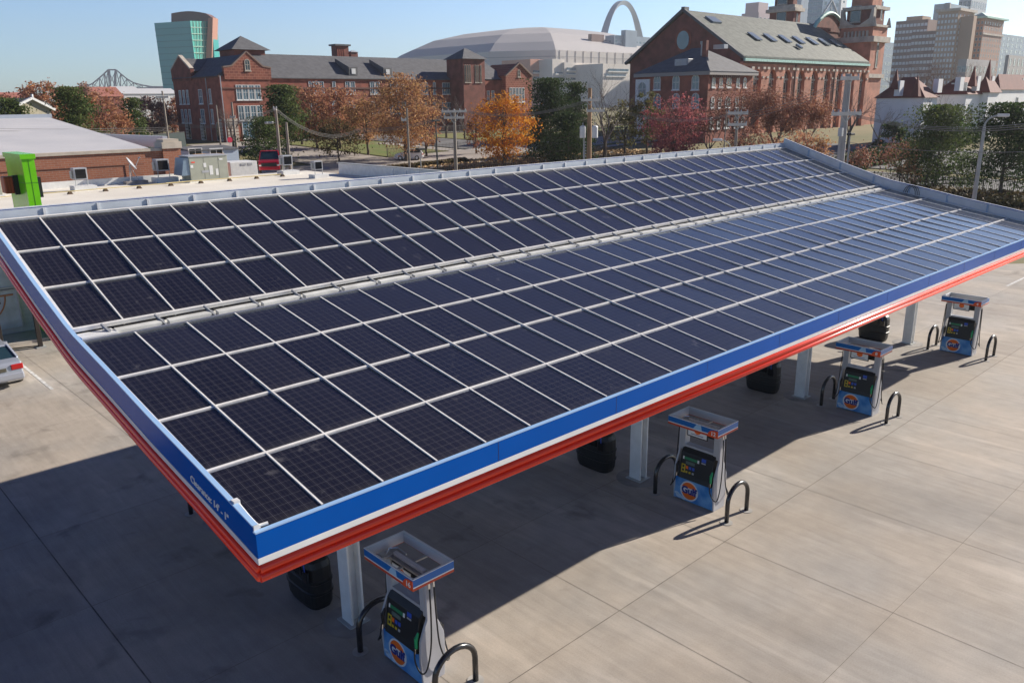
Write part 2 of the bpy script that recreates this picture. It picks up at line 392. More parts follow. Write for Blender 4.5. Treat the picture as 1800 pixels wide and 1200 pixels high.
for side, top in (('front', .06), ('left', .14), ('right', .40), ('back', .17)):
    strip(None, -.30, top, 0, .06, 'blue_band', BLUE, (side,))
    strip(None, -.395, -.303, 0, .065, 'white_band', FWHITE, (side,))
    strip(None, -.67, -.398, 0, .05, 'red_backing', RED, (side,))
    for tc_ in (-.462, -.592):
        r_ = .064
        if side in ('front', 'back'):
            yy_ = YF-.05 if side == 'front' else YB+.05
            rp_ = [(X0-.05, yy_, roofz(yy_ if side == 'back' else YF)+tc_), (X1+.15, yy_, roofz(yy_ if side == 'back' else YF)+tc_)]
        else:
            xx_ = X0-.05 if side == 'left' else X1+.15
            rp_ = [(xx_, y_, roofz(y_)+tc_) for y_ in (YF-.05, 11.084, 12.847, 14.569, 16.1, 16.55, 17.0, 18.611, 20.267, YB+.05)]
            rp_[0] = (xx_, YF-.05, roofz(YF)+tc_)
        MB().tube(rp_, r_, 12).build('red_rib', RED, can, smooth=True)
    strip(None, top, top+.02, -.01, .065, 'top_trim', mat('pale_blue_trim', (.33,.52,.78), .35) if side in ('front', 'left') else METALW, (side,))
# seams on the front blue band
sm = MB()
for k in range(1, 12):
    x = X0+1.2+k*3.05; MB().box(x, x+.008, YF-.0625, YF-.058, roofz(YF)-.30, roofz(YF)+.05).build('panel_seam', mat('seam', (.01,.03,.12), .6), can)
# inner liners with stiffener posts (right and back)
li = MB()
ys = [YF, 12.847, 16.285, 16.809, 19.4, YB]
for a, b in zip(ys, ys[1:]):
    n = len(li.v)
    for y in (a, b):
        z = roofz(y); li.v += [(X1+.05,y,z-.1),(X1+.09,y,z-.1),(X1+.09,y,z+.38),(X1+.05,y,z+.38)]
    li.f += [(n,n+4,n+7,n+3),(n+1,n+2,n+6,n+5),(n+3,n+7,n+6,n+2),(n,n+1,n+5,n+4)]
li.build('inner_liner', mat('liner_white', (.55,.60,.66), .3, var=.07), can)
MB().box(X0, X1+.08, YB-.05, YB-.01, roofz(YB)-.1, roofz(YB)+.15).build('inner_liner', MATS['liner_white'], can)
ps = MB(); k = 0
y = YF+.9
while y < YB:
    z = roofz(y); MB().box(X1-.02, X1+.05, y-.03, y+.03, z-.1, z+.36).build('liner_post', mat('blue_grey_post', (.30,.42,.58), .4), can); y += 1.72
ps = MB(); x = X0+1.2
while x < X1-.2:
    MB().box(x-.03, x+.03, YB-.08, YB-.05, roofz(YB)-.12, roofz(YB)+.14).build('liner_post', METALW, can); x += 1.215
# rafters between the panels
RAF = mat('rafter_white', (.74,.72,.69), .4, var=.08, scale=6)
def slope_bar(xc, w, P, Q, lift0, lift1, over=0.0):
    mb = MB(); (ya, za), (yb, zb) = P, Q
    d = Vector((0, yb-ya, zb-za)).normalized(); ya -= d.y*over; za -= d.z*over
    n = Vector((0, -d.z, d.y)); c0 = Vector((xc, ya, za)); c1 = Vector((xc, yb, zb))
    for c in (c0, c1):
        for (sx, l) in ((-1, lift0), (1, lift0), (1, lift1), (-1, lift1)): mb.v.append(tuple(c + Vector((sx*w/2,0,0)) + n*l))
    mb.f += [(0,4,5,1),(1,5,6,2),(2,6,7,3),(3,7,4,0),(0,1,2,3),(4,7,6,5)]
    return mb
for i in range(0, 36):
    x = X0+1.03*i; w = .030
    if i == 0: x += .05; w = .09
    if i == 35: x -= .04
    slope_bar(x, w, NY[0], NY[4], -.06, .024, -.02).build('rafter', RAF, can)
    slope_bar(x, w, FY[0], FY[3], -.06, .024 if i else .06, 0).build('rafter', RAF, can)
def purlin(y, w, lift0, lift1, name='purlin', m=RAF, off=0):
    z = roofz(y); mb = MB(); sl = (roofz(y+.1)-roofz(y-.1))/.2; d = Vector((0, 1, sl)).normalized(); n = Vector((0,-d.z,d.y))
    c = Vector(((X0+X1)/2, y, z)) + n*(lift0+lift1)/2 + d*off
    mb.obox(c, (17.98,0,0), d*w/2, n*(lift1-lift0)/2); return mb.build(name, m, can)
for (y, z) in NY[1:4]+FY[1:3]:
    purlin(y, .05, -.04, .022); purlin(y, .022, -.04, .006, 'drip_channel', ALU, -.05)
purlin(NY[4][0]-.0, .05, -.02, .04, 'edge_rail', ALU); purlin(FY[0][0]+.0, .06, -.03, .05, 'edge_rail'); purlin(FY[3][0], .05, -.02, .05, 'edge_rail')
# valley gutter with cable tray, brackets and conduit
gt = MB(); gt.prism([(16.31,6.06),(16.78,6.14),(16.78,6.17),(16.31,6.09)], 'x', X0+.05, X1-.1); gt.build('valley_gutter', mat('gutter_white', (.66,.66,.62), .45, var=.12, scale=3), can)
x = X0+.75
while x < X1-1:
    MB().prism([(16.43,6.11),(16.58,6.13),(16.58,6.24),(16.43,6.215)], 'x', x, x+.88).build('cable_tray', MATS['gutter_white'], can); x += 1.03
x = X0+.68
while x < X1-1:
    MB().bar((x-.02,16.36,6.14), (x-.10,16.74,6.32), .035, .05).box(x-.06,x+.0,16.52,16.70,6.14,6.24).build('tray_bracket', mat('bracket_grey', (.25,.26,.28), .5), can); x += 1.03
MB().box(X0+.1, X0+.75, 16.36, 16.76, 6.15, 6.21).build('cover_plate', WHITE, can)
lp = MB()
for k in range(3):
    lp.tube([(X1-.02+.0*k, 15.2+.09*k+.28*math.cos(t*math.pi/8), roofz(15.2)+.0+.42*math.sin(t*math.pi/8)) for t in range(9)], .014, 6)
lp.build('cable_loop', BLACK, can)
lp = MB().tube([(X0+.02,9.42,roofz(9.4)+.12),(X0+.02,9.62,roofz(9.6)+.12),(X0+.03,9.95,roofz(9.95)+.13)], .022, 8)
lp.tube([(X0-.02,9.40,roofz(9.4)+.11),(X0+.16,9.38,roofz(9.4)+.11)], .022, 8).box(X0-.05,X0+.03,9.36,9.44,roofz(9.4)+.06,roofz(9.4)+.15).box(X0-.04,X0+.05,9.92,10.02,roofz(10)+.10,roofz(10)+.18)
lp.build('corner_conduit', WHITE, can)
# clearance lettering on the left fascia
tm = textmesh('Clearance: 14\' - 1"', .165, .004, .002); tm.materials.append(FWHITE)
sl_a = math.atan2(roofz(10.8)-roofz(9.6), 1.2)
o = bpy.data.objects.new('clearance_lettering', tm); COL.objects.link(o); o.parent = can
mt = Matrix((Vector((0,-math.cos(sl_a),-math.sin(sl_a))), Vector((0,-math.sin(sl_a),math.cos(sl_a))), Vector((-1,0,0)))).transposed().to_4x4()
mt.translation = Vector((X0-.064, 10.72, roofz(10.72)-.17)) - can.location; o.matrix_local = mt
# columns (steel wide-flange look)
def column(x, y):
    mb = MB(); zt = roofz(y)-.45
    mb.box(x-.16,x-.11,y-.19,y+.19,.03,zt).box(x+.11,x+.16,y-.19,y+.19,.03,zt).box(x-.11,x+.11,y-.025,y+.025,.03,zt)
    mb.build('column', WHITE, can, bevel=.008)
    MB().box(x-.24,x+.24,y-.26,y+.26,.0,.03).build('column_base_plate', GALV, can)
PX = [7.66, 17.2, 26.66, 36.14]
for x in PX:
    column(x, 13.13); column(x, 19.1)
    MB().obox((x,16,5.15), (.12,0,0), (0,3.6,.55), (0,0,.16)).build('cross_beam', WHITE, can)
# concrete footing discs round the columns
fb = MB()
for x in PX:
    for y in (13.13, 19.1): fb.lathe((x, y, .0), [(.62,.0055),(.62,.006)], 32)
tag(fb.build('footing_discs', mat('footing_ring', (.30,.28,.26), .8, var=.2), fixn=True), kind='structure')
# ------------------------------------------------------------------ solar panels
def panel_material():
    M = bpy.data.materials.new('solar_glass'); M.use_nodes = True
    n = M.node_tree.nodes; l = M.node_tree.links; b = n['Principled BSDF']
    tc = n.new('ShaderNodeTexCoord'); sp = n.new('ShaderNodeSeparateXYZ'); l.new(tc.outputs['Generated'], sp.inputs[0])
    def lines(out, k, w, off=0.0):
        a = n.new('ShaderNodeMath'); a.operation = 'MULTIPLY_ADD'; a.inputs[1].default_value = k; a.inputs[2].default_value = off; l.new(out, a.inputs[0])
        f = n.new('ShaderNodeMath'); f.operation = 'FRACT'; l.new(a.outputs[0], f.inputs[0])
        p = n.new('ShaderNodeMath'); p.operation = 'PINGPONG'; p.inputs[1].default_value = .5; l.new(f.outputs[0], p.inputs[0])
        c = n.new('ShaderNodeMath'); c.operation = 'LESS_THAN'; c.inputs[1].default_value = w; l.new(p.outputs[0], c.inputs[0]); return c.outputs[0]
    def scl(a, k):
        m_ = n.new('ShaderNodeMath'); m_.operation = 'MULTIPLY'; m_.inputs[1].default_value = k; l.new(a, m_.inputs[0]); return m_.outputs[0]
    def mx(a, c):
        m_ = n.new('ShaderNodeMath'); m_.operation = 'MAXIMUM'; l.new(a, m_.inputs[0]); l.new(c, m_.inputs[1]); return m_.outputs[0]
    g = mx(scl(lines(sp.outputs[0], 6, .022), 1.0), scl(lines(sp.outputs[1], 10, .020), 1.0))
    g = mx(g, scl(lines(sp.outputs[0], 18, .05, .5), .42))
    oi = n.new('ShaderNodeObjectInfo')
    no = n.new('ShaderNodeTexNoise'); no.inputs['Scale'].default_value = 1.3; no.inputs['Detail'].default_value = 5; l.new(tc.outputs['Object'], no.inputs['Vector'])
    base = n.new('ShaderNodeMix'); base.data_type = 'RGBA'; base.inputs[6].default_value = (.004,.0035,.007,1); base.inputs[7].default_value = (.009,.008,.012,1)
    l.new(oi.outputs['Random'], base.inputs[0])
    m2 = n.new('ShaderNodeMix'); m2.data_type = 'RGBA'; m2.inputs[7].default_value = (.085,.079,.081,1)
    l.new(base.outputs[2], m2.inputs[6]); l.new(g, m2.inputs[0])
    # dust speckles and bird marks
    ge = n.new('ShaderNodeNewGeometry'); nz = n.new('ShaderNodeTexNoise'); nz.inputs['Scale'].default_value = 2.6; nz.inputs['Detail'].default_value = 9; nz.inputs['Roughness'].default_value = .65
    l.new(ge.outputs['Position'], nz.inputs['Vector'])
    mr = n.new('ShaderNodeMapRange'); mr.inputs[1].default_value = .63; mr.inputs[2].default_value = .8; mr.inputs[4].default_value = .5; l.new(nz.outputs[0], mr.inputs[0])
    m3 = n.new('ShaderNodeMix'); m3.data_type = 'RGBA'; m3.inputs[7].default_value = (.25,.24,.24,1); l.new(mr.outputs[0], m3.inputs[0]); l.new(m2.outputs[2], m3.inputs[6])
    ed = n.new('ShaderNodeMapRange'); ed.inputs[1].default_value = .10; ed.inputs[2].default_value = .0; ed.inputs[3].default_value = 0; ed.inputs[4].default_value = .22; l.new(sp.outputs[1], ed.inputs[0])
    em = n.new('ShaderNodeMath'); em.operation = 'MULTIPLY'; l.new(ed.outputs[0], em.inputs[0]); l.new(no.outputs[0], em.inputs[1])
    m4 = n.new('ShaderNodeMix'); m4.data_type = 'RGBA'; m4.inputs[7].default_value = (.20,.18,.15,1); l.new(em.outputs[0], m4.inputs[0]); l.new(m3.outputs[2], m4.inputs[6])
    l.new(m4.outputs[2], b.inputs['Base Color'])
    rr = n.new('ShaderNodeMapRange'); rr.inputs[3].default_value = .26; rr.inputs[4].default_value = .36; l.new(no.outputs[0], rr.inputs[0]); l.new(rr.outputs[0], b.inputs['Roughness'])
    b.inputs['Specular IOR Level'].default_value = .5; b.inputs['Coat Weight'].default_value = .7; b.inputs['Coat Roughness'].default_value = .05; b.inputs['Specular IOR Level'].default_value = .35
    return M
PG = panel_material()
PFRM = mat('panel_frame', (.05,.052,.06), .35)
pw, pl = .985, 1.665
fm = MB().box(-pw/2,pw/2,-pl/2,pl/2,-.04,-.006)
for (a,b,c,d) in ((-pw/2,-pw/2+.018,-pl/2,pl/2),(pw/2-.018,pw/2,-pl/2,pl/2),(-pw/2+.018,pw/2-.018,-pl/2,-pl/2+.018),(-pw/2+.018,pw/2-.018,pl/2-.018,pl/2)): fm.box(a,b,c,d,-.006,.002)
tmpf = fm.build('frame', PFRM); mf = tmpf.data; bpy.data.objects.remove(tmpf)
tmpg = MB().box(-pw/2+.0185,pw/2-.0185,-pl/2+.0185,pl/2-.0185,-.0055,0).build('glass', PG); mg = tmpg.data; bpy.data.objects.remove(tmpg)
ROWN = {('n',0): 'in the front fascia row', ('n',1): 'in the second row from the front fascia', ('n',2): 'in the third row from the front fascia', ('n',3): 'in the row before the white gutter',
        ('f',0): 'in the row just behind the white gutter', ('f',1): 'in the middle row behind the white gutter', ('f',2): 'in the rearmost row by the back edge'}
for wing, P in (('n', NY), ('f', FY)):
    for j in range(len(P)-1):
        (ya, za), (yb, zb) = P[j], P[j+1]; a = math.atan2(zb-za, yb-ya)
        for i in range(35):
            t = thing('solar_panel', f'solar panel {ROWN[(wing,j)]}, {NUM[i+1]} from the left end', 'solar panel', (X0+1.03*(i+.5), (ya+yb)/2, (za+zb)/2), 'solar panels on the canopy')
            t.rotation_euler = (a+rnd.gauss(0,.0035), rnd.gauss(0,.0035), 0)
            linkmesh('frame', mf, t, (0,0,0)); linkmesh('glass', mg, t, (0,0,0))
#==FORECOURT==
# ------------------------------------------------------------------ dispensers
SKYB = mat('printed_sky_blue', (.015,.17,.50), .3, col2=(.25,.50,.75), scale=1.6, detail=6)
ORG = mat('logo_orange', (.85,.16,.015), .35); LNAVY = mat('logo_navy', (.01,.025,.22), .4)
PVAL = mat('valance_blue', (.01,.13,.42), .3); VRED = mat('valance_red', (.55,.06,.02), .35)
GREEN = mat('green_sticker', (.02,.20,.08), .4); YEL = mat('yellow_keys', (.55,.42,.02), .4); BLUK = mat('blue_keys', (.03,.09,.5), .4); GRN2 = mat('green_nozzle', (.0,.35,.12), .4); CHROME = mat('chrome', (.7,.7,.7), .15, metal=1)
def make_pump(x, y, num, label):
    t = thing('fuel_dispenser', label, 'fuel dispenser', (x, y, 0), 'fuel dispensers on the islands')
    B = lambda: MB()
    hx, hy = .25, .61
    B().box(x-hx, x+hx, y-hy+.06, y+hy-.06, 0.02, .66).build('lower_cabinet', LGREY, t, bevel=.01)
    for s in (-1, 1):
        xf = x+s*hx
        B().box(min(xf,xf+s*.02), max(xf,xf+s*.02), y-hy+.01, y+hy-.01, .03, .66).build('front_panel', SKYB, t, bevel=.004)
        # clouds at the foot
        fx = xf+s*.0205
        cb = B()
        for (cy, cz, r) in ((-.45,.08,.10),(-.3,.06,.08),(-.18,.07,.07),(-.52,.14,.07)):
            cb.prism([(y+s*cy+r*math.cos(k*math.pi/8), .03+max(0,cz+r*.6*math.sin(k*math.pi/8))) for k in range(16)], 'x', fx, fx+s*.001)
        cb.build('printed_cloud', mat('cloud_print', (.55,.68,.8), .4), t)
        cy, cz, r = y+.13*1, .34, .27
        if s > 0: cy = y-.13
        def disc(rr, c, nm, e, z0=-9, z1=9):
            pts = []
            for k in range(40):
                a = k*math.pi/20; pts.append((cy+rr*math.cos(a), min(max(cz+rr*math.sin(a), cz+z0), cz+z1)))
            B().prism(pts, 'x', fx, fx+s*e).build(nm, c, t)
        disc(r*1.04, WHITE, 'logo_rim', .003); disc(r*.9, ORG, 'logo_disc', .006)
        B().box(min(fx,fx+s*.009), max(fx,fx+s*.009), cy-r*1.02, cy+r*1.02, cz-.075, cz+.085).build('logo_band', WHITE, t)
        g = textmesh('Gulf', .27, .003, .012); g.materials.append(LNAVY); o = bpy.data.objects.new('logo_lettering', g); COL.objects.link(o); o.parent = t
        mm = Matrix((Vector((0,s,0)), Vector((0,0,1)), Vector((s,0,0)))).transposed().to_4x4(); mm.translation = Vector((fx+s*.011-x, cy-y, cz+.004)); o.matrix_local = mm
        # black sloping instrument face
        poly = [(x, .66), (x+s*.30, .66), (x+s*.27, .80), (x+s*.20, 1.38), (x+s*.10, 1.5), (x, 1.5)]
        B().prism(poly, 'y', y-hy+.08, y+hy-.13).build('instrument_face', BLACK, t, bevel=.01)
        def onface(y0, y1, z0, z1, m_, nm, e=.006):
            f = lambda z: x+s*(.27+(.20-.27)*(z-.80)/(1.38-.80))
            mb = B(); n0 = 0
            for (yy, zz) in ((y0,z0),(y1,z0),(y1,z1),(y0,z1)): mb.v.append((f(zz)-s*.002, yy, zz))
            for (yy, zz) in ((y0,z0),(y1,z0),(y1,z1),(y0,z1)): mb.v.append((f(zz)+s*e, yy, zz))
            mb.f = [(0,1,2,3),(4,5,6,7),(0,1,5,4),(1,2,6,5),(2,3,7,6),(3,0,4,7)]
            mb.build(nm, m_, t)
        q = -s   # mirror for the far face
        S = lambda a, b: (y+min(q*a, q*b), y+max(q*a, q*b))
        onface(*S(-.08,.40), 1.20, 1.27, GREEN, 'green_sticker'); onface(*S(.36,.40), 1.195, 1.275, FWHITE, 'sticker_end', .008); onface(*S(-.10,-.05), 1.195, 1.275, FWHITE, 'sticker_end', .008)
        onface(*S(-.30,-.17), 1.27, 1.36, BLUK, 'card_reader_light'); onface(*S(-.30,-.17), 1.22, 1.25, LGREY, 'card_slot')
        onface(*S(.30,.42), .83, 1.06, YEL, 'grade_sign'); onface(*S(.33,.39), .97, 1.03, BLACK, 'price_display', .009); onface(*S(.33,.39), .87, .93, BLACK, 'price_display', .009)
        for k, (c_, a_) in enumerate(((ORG, .25), (BLUK, .15), (BLUK, .05))):
            onface(*S(a_-.035,a_+.035), .95, 1.03, c_, 'grade_button'); onface(*S(a_-.03,a_+.03), .84, .89, YEL if k < 2 else LGREY, 'octane_label')
        onface(*S(.02,.30), 1.08, 1.16, mat('lcd_screen', (.12,.16,.14), .2), 'display')
        # header sign under the valance
        B().box(min(x+s*.10,x+s*.12), max(x+s*.10,x+s*.12), *S(-.25,.38), 1.84, 2.16).build('header_sign_frame', BLACK, t)
        B().box(min(x+s*.12,x+s*.128), max(x+s*.12,x+s*.128), *S(-.22,.35), 1.87, 2.13).build('header_sign', FWHITE, t)
        oc = y+q*.06
        B().prism([(oc+.1*math.cos(k*math.pi/8), 2.03+.085*math.sin(k*math.pi/8)) for k in range(16)], 'x', x+s*.128, x+s*.132).build('header_logo', ORG, t)
        B().box(min(x+s*.128,x+s*.131), max(x+s*.128,x+s*.131), *S(-.12,.26), 1.915, 1.93).build('header_text_line', LNAVY, t)
    B().box(x-.1, x+.1, y-hy+.1, y+hy-.14, 1.5, 1.56).build('shelf', LGREY, t)
    # side fenders and uprights
    for s in (-1, 1):
        yy = y+s*(hy-.03)
        pr = [(-.25,0),(.25,0),(.29,.55),(.27,.95),(.16,1.22),(.10,1.35),(.10,2.2),(-.10,2.2),(-.10,1.35),(-.16,1.22),(-.27,.95),(-.29,.55)]
        B().prism([(x+a, b) for a, b in pr], 'y', min(yy,yy+s*.055), max(yy,yy+s*.055)).build('side_fender', mat('fender_white', (.46,.46,.48), .35, var=.05), t, bevel=.008)
        B().box(x-.11, x+.11, min(yy-s*.14,yy), max(yy-s*.14,yy), 1.4, 2.2).build('upright', LGREY, t, bevel=.006)
        yo = yy+s*.08
        for k in (-1, 1):
            h = B().tube([(x+k*.05,yo,2.18),(x+k*.05,yo+s*.01,2.0)], .022, 8); h.build('swivel', CHROME, t)
            pts = [(x+k*.05, yo+s*.02, 2.0), (x+k*.06, yo+s*.04, 1.4), (x+k*.10, yo+s*.05, .8), (x+k*.22, yo+s*.06, .40), (x+k*.33, yo+s*.03, .36), (x+k*.36, yy-s*.02, .55), (x+k*.33, yy-s*.06, .82)]
            fine = []
            for i in range(len(pts)-1):
                a, b_ = Vector(pts[i]), Vector(pts[i+1])
                p0 = Vector(pts[max(i-1,0)]); p3 = Vector(pts[min(i+2,len(pts)-1)])
                for u in (0,.25,.5,.75):
                    fine.append(.5*((2*a)+(b_-p0)*u+(2*p0-5*a+4*b_-p3)*u*u+(3*a-p0-3*b_+p3)*u**3))
            fine.append(Vector(pts[-1])); B().tube(fine, .016, 6).build('hose', RUBBER, t, smooth=True)
            nz = B().tube([(x+k*.30,yy-s*.05,.80),(x+k*.30,yy-s*.05,1.02)], [.03,.035], 8); nz.tube([(x+k*.30,yy-s*.05,.98),(x+k*.24,yy-s*.05,1.10)], [.04,.02], 8)
            nz.build('nozzle', GRN2 if k*s > 0 else BLACK, t)
            B().tube([(x+k*.33,yy-s*.06,.70),(x+k*.32,yy-s*.06,.80)], .024, 8).build('nozzle_coupling', CHROME, t)
    # open-topped valance
    vx, vy, z0, z1 = .45, .75, 2.17, 2.40
    def ring(mb, e0, e1, za, zb):
        mb.box(x-vx-e1, x-vx-e0, y-vy-e1, y+vy+e1, za, zb); mb.box(x+vx+e0, x+vx+e1, y-vy-e1, y+vy+e1, za, zb)
        mb.box(x-vx-e0, x+vx+e0, y-vy-e1, y-vy-e0, za, zb); mb.box(x-vx-e0, x+vx+e0, y+vy+e0, y+vy+e1, za, zb); return mb
    ring(B(), -.02, .012, z0+.075, z1-.012).build('valance', PVAL, t); ring(B(), -.02, .013, z0+.05, z0+.073).build('valance_stripe', FWHITE, t)
    ring(B(), -.02, .014, z0, z0+.048).build('valance_red_edge', VRED, t); ring(B(), -.025, .016, z1-.012, z1).build('valance_rim', FWHITE, t)
    ring(B(), -.035, -.021, z0+.02, z1-.014).build('valance_lining', mat('lining_grey', (.55,.57,.6), .4), t)
    for s in (-1, 1):   # swoosh print on the long faces
        fx = x+s*(vx+.0125)
        B().prism([(y-s*(-.28)*1, z0+.075+.0), (y+s*.02, z0+.078), (y-s*.12*-1, z1-.02), (y+s*.25, z1-.02)], 'x', min(fx,fx+s*.002), max(fx,fx+s*.002)).build('valance_swoosh', mat('swoosh_print', (.35,.55,.75), .4), t)
        ys_ = y-vy if s < 0 else y+vy
        dirn = 1 if s < 0 else -1
        pts = [(ys_-dirn*.012, z0-.001), (ys_+dirn*.30, z0-.001), (ys_+dirn*.27, z0+.10), (ys_+dirn*.21, z0+.165), (ys_+dirn*.12, z0+.19), (ys_-dirn*.012, z0+.195)]
        B().prism(pts, 'x', min(x+s*(vx+.0125),x+s*(vx+.02)), max(x+s*(vx+.0125),x+s*(vx+.02))).build('number_tab', mat('tab_red', (.72,.09,.02), .35), t)
        if num:
            g = textmesh(num, .15, .002, .003); g.materials.append(FWHITE); o = bpy.data.objects.new('number_lettering', g); COL.objects.link(o); o.parent = t
            mm = Matrix((Vector((0, s, 0)), Vector((0,0,1)), Vector((s,0,0)))).transposed().to_4x4(); mm.translation = Vector((s*(vx+.022), (ys_+dirn*.125)-y, z0+.09)); o.matrix_local = mm
    # pan floor, light fitting and bracket inside the valance
    mb = B(); mb.box(x-.12,x+.12,y-.62,y+.62,z0+.0,z0+.04); mb.box(x-vx+.03,x-.14,y-.03,y+.03,z0,z0+.03); mb.box(x+.14,x+vx-.03,y-.03,y+.03,z0,z0+.03); mb.build('crown_frame', GALV, t)
    B().box(x-.05,x+.03,y-.5,y+.42,z0+.05,z0+.11).build('lamp_tray', WHITE, t); B().box(x-.3,x+.1,y-.66,y-.58,z0+.04,z0+.12).build('ballast', BLACK, t)
    mb = B(); mb.tube([(x-.2,y+.45,z0+.08),(x-.05,y+.55,z0+.14),(x+.12,y+.5,z0+.1),(x+.1,y+.2,z0+.09)], .015, 6).box(x-.28,x-.06,y+.4,y+.6,z0+.04,z0+.1); mb.build('wiring', ALU, t)
    return t
PUMPX = [7.72, 17.24, 26.76, 36.22]
pl_ = ['fuel dispenser numbered 16, nearest the camera, beside the first white column', 'fuel dispenser numbered 12 with black hoop guards, second from the camera',
       'fuel dispenser numbered 8 in shadow-edged sun, third from the camera', 'fully sunlit fuel dispenser numbered 4, farthest from the camera']
for x, nme, lb in zip(PUMPX, ('16','12','8','4'), pl_): make_pump(x, 11.11, nme, lb)
# ------------------------------------------------------------------ hoop guards
def hoop_mesh():
    pts = [(-.47,0,.0),(-.47,0,.45)]
    for k in range(0, 13):
        a = math.pi-k*math.pi/12; pts.append((.47*math.cos(a), 0, .52+.42*math.sin(a)))
    pts += [(.47,0,.45),(.47,0,0)]
    return MB().tube(pts, .057, 12)
HG = 'black hoop guards at the dispensers'
h0 = hoop_mesh().build('hoop', STEEL, None, smooth=True); hm = h0.data; bpy.data.objects.remove(h0)
c0 = MB().lathe((0,0,0), [(.16,.006),(.16,.012)], 24).build('collar', mat('collar_concrete', (.42,.40,.37), .8, var=.15)); cm_ = c0.data; bpy.data.objects.remove(c0)
hl = [(7.80,9.93,'black hoop guard in front of dispenser 16, cut by the bottom edge'),(7.66,12.16,'black hoop guard between dispenser 16 and the first column'),
      (17.22,9.93,'black hoop guard in sun in front of dispenser 12'),(17.24,12.2,'black hoop guard between dispenser 12 and its column'),
      (26.68,9.88,'black hoop guard in sun in front of dispenser 8'),(26.76,12.18,'black hoop guard between dispenser 8 and its column'),
      (36.24,9.88,'black hoop guard in front of dispenser 4, farthest right'),(36.2,12.14,'black hoop guard between dispenser 4 and the last column'),
      (7.6,20.14,'black hoop guard deep under the canopy, seen past its left edge')]
for (x, y, lb) in hl:
    t = thing('hoop_guard', lb, 'hoop guard', (x, y, 0), HG)
    linkmesh('hoop', hm, t, (0,0,0)); linkmesh('footing_collar', cm_, t, (-.47,0,0)); linkmesh('footing_collar', cm_, t, (.47,0,0))
# ------------------------------------------------------------------ waste and windscreen bins
def make_bin(x, y, lb):
    t = thing('waste_bin', lb, 'waste bin', (x, y, 0), 'black waste bins by the columns')
    mb = MB(); lay = [(0,.26,.55),(.12,.30,.60),(.35,.31,.62),(.37,.33,.64),(.42,.33,.64),(.44,.31,.62),(.62,.31,.62),(.64,.33,.64),(.69,.33,.64),(.71,.31,.62),(1.0,.31,.61),(1.12,.28,.56),(1.22,.20,.46),(1.25,.12,.36)]
    N = 24
    for (z, a, b) in lay:
        for k in range(N):
            th = 2*math.pi*k/N; c, s = math.cos(th), math.sin(th)
            mb.v.append((x+a*math.copysign(abs(c)**.55, c), y+b*math.copysign(abs(s)**.55, s), z))
    for i in range(len(lay)-1):
        for k in range(N): mb.f.append((i*N+k, i*N+(k+1)%N, (i+1)*N+(k+1)%N, (i+1)*N+k))
    mb.f.append(tuple(range(N))[::-1]); mb.f.append(tuple((len(lay)-1)*N+k for k in range(N)))
    mb.build('body', BLACK, t, smooth=False, bevel=.0)
    MB().box(x-.335,x-.30,y-.28,y+.05,.80,1.0).build('opening_flap', BLACKG, t, bevel=.01)
    MB().box(x-.36,x-.29,y-.56,y-.36,.74,.98).build('squeegee_tub', BLACKG, t, bevel=.01)
    MB().tube([(x-.33,y-.46,.9),(x-.36,y-.47,1.25)], .012, 6).box(x-.39,x-.33,y-.56,y-.38,1.25,1.29).build('squeegee', BLUK, t)
for x, lb in zip((7.45,16.95,26.35,35.75), ('black waste bin half hidden behind the first column by dispenser 16','black waste bin under the fascia behind the second column','black waste bin in shade left of dispenser 8','black waste bin in sun right behind dispenser 8, top under the fascia')):
    make_bin(x, 14.5, lb)
#==MORE==
# ------------------------------------------------------------------ windows (shared meshes)
WM = {}
def winmesh(w, h, arch, bars, frame, paneM):
    key = (round(w,2), round(h,2), arch, bars, frame.name, paneM.name)
    if key in WM: return WM[key]
    t = min(.11, w*.12)
    def outline(w_, h_, z0):
        if not arch: return [(-w_/2, z0), (w_/2, z0), (w_/2, z0+h_), (-w_/2, z0+h_)]
        r = w_/2; return [(-r, z0), (r, z0)] + [(r*math.cos(a*math.pi/8), z0+h_-r+r*math.sin(a*math.pi/8)) for a in range(0, 9)]
    fr = MB(); o = outline(w, h, 0); q = outline(w-2*t, h-2*t, t); n = len(o)
    for pts, y in ((o, 0), (q, 0), (o, -.09), (q, -.09)): fr.v += [(a, y, b) for a, b in pts]
    for i in range(n):
        j = (i+1) % n; fr.f += [(2*n+i, 2*n+j, 3*n+j, 3*n+i), (i, j, 2*n+j, 2*n+i), (n+i, n+j, 3*n+j, 3*n+i)]
    if bars & 1: fr.box(-t*.3, t*.3, -.06, -.0, t, h-t)
    if bars & 2: fr.box(-w/2+t, w/2-t, -.061, -.0, h*.5-t*.3, h*.5+t*.3)
    if bars & 4: fr.box(-w/2+t, w/2-t, -.061, -.0, h*.72-t*.3, h*.72+t*.3)
    if bars & 8: fr.box(-w/2-.12, w/2+.12, -.2, 0, -.18, 0)
    a = fr.build('window', frame, None); pa = MB(); pa.v = [(x, -.03, z) for x, z in q]; pa.f = [tuple(range(n))]
    b = pa.build('pane', paneM, None, fixn=False); r = (a.data, b.data); bpy.data.objects.remove(a); bpy.data.objects.remove(b)
    WM[key] = r; return r
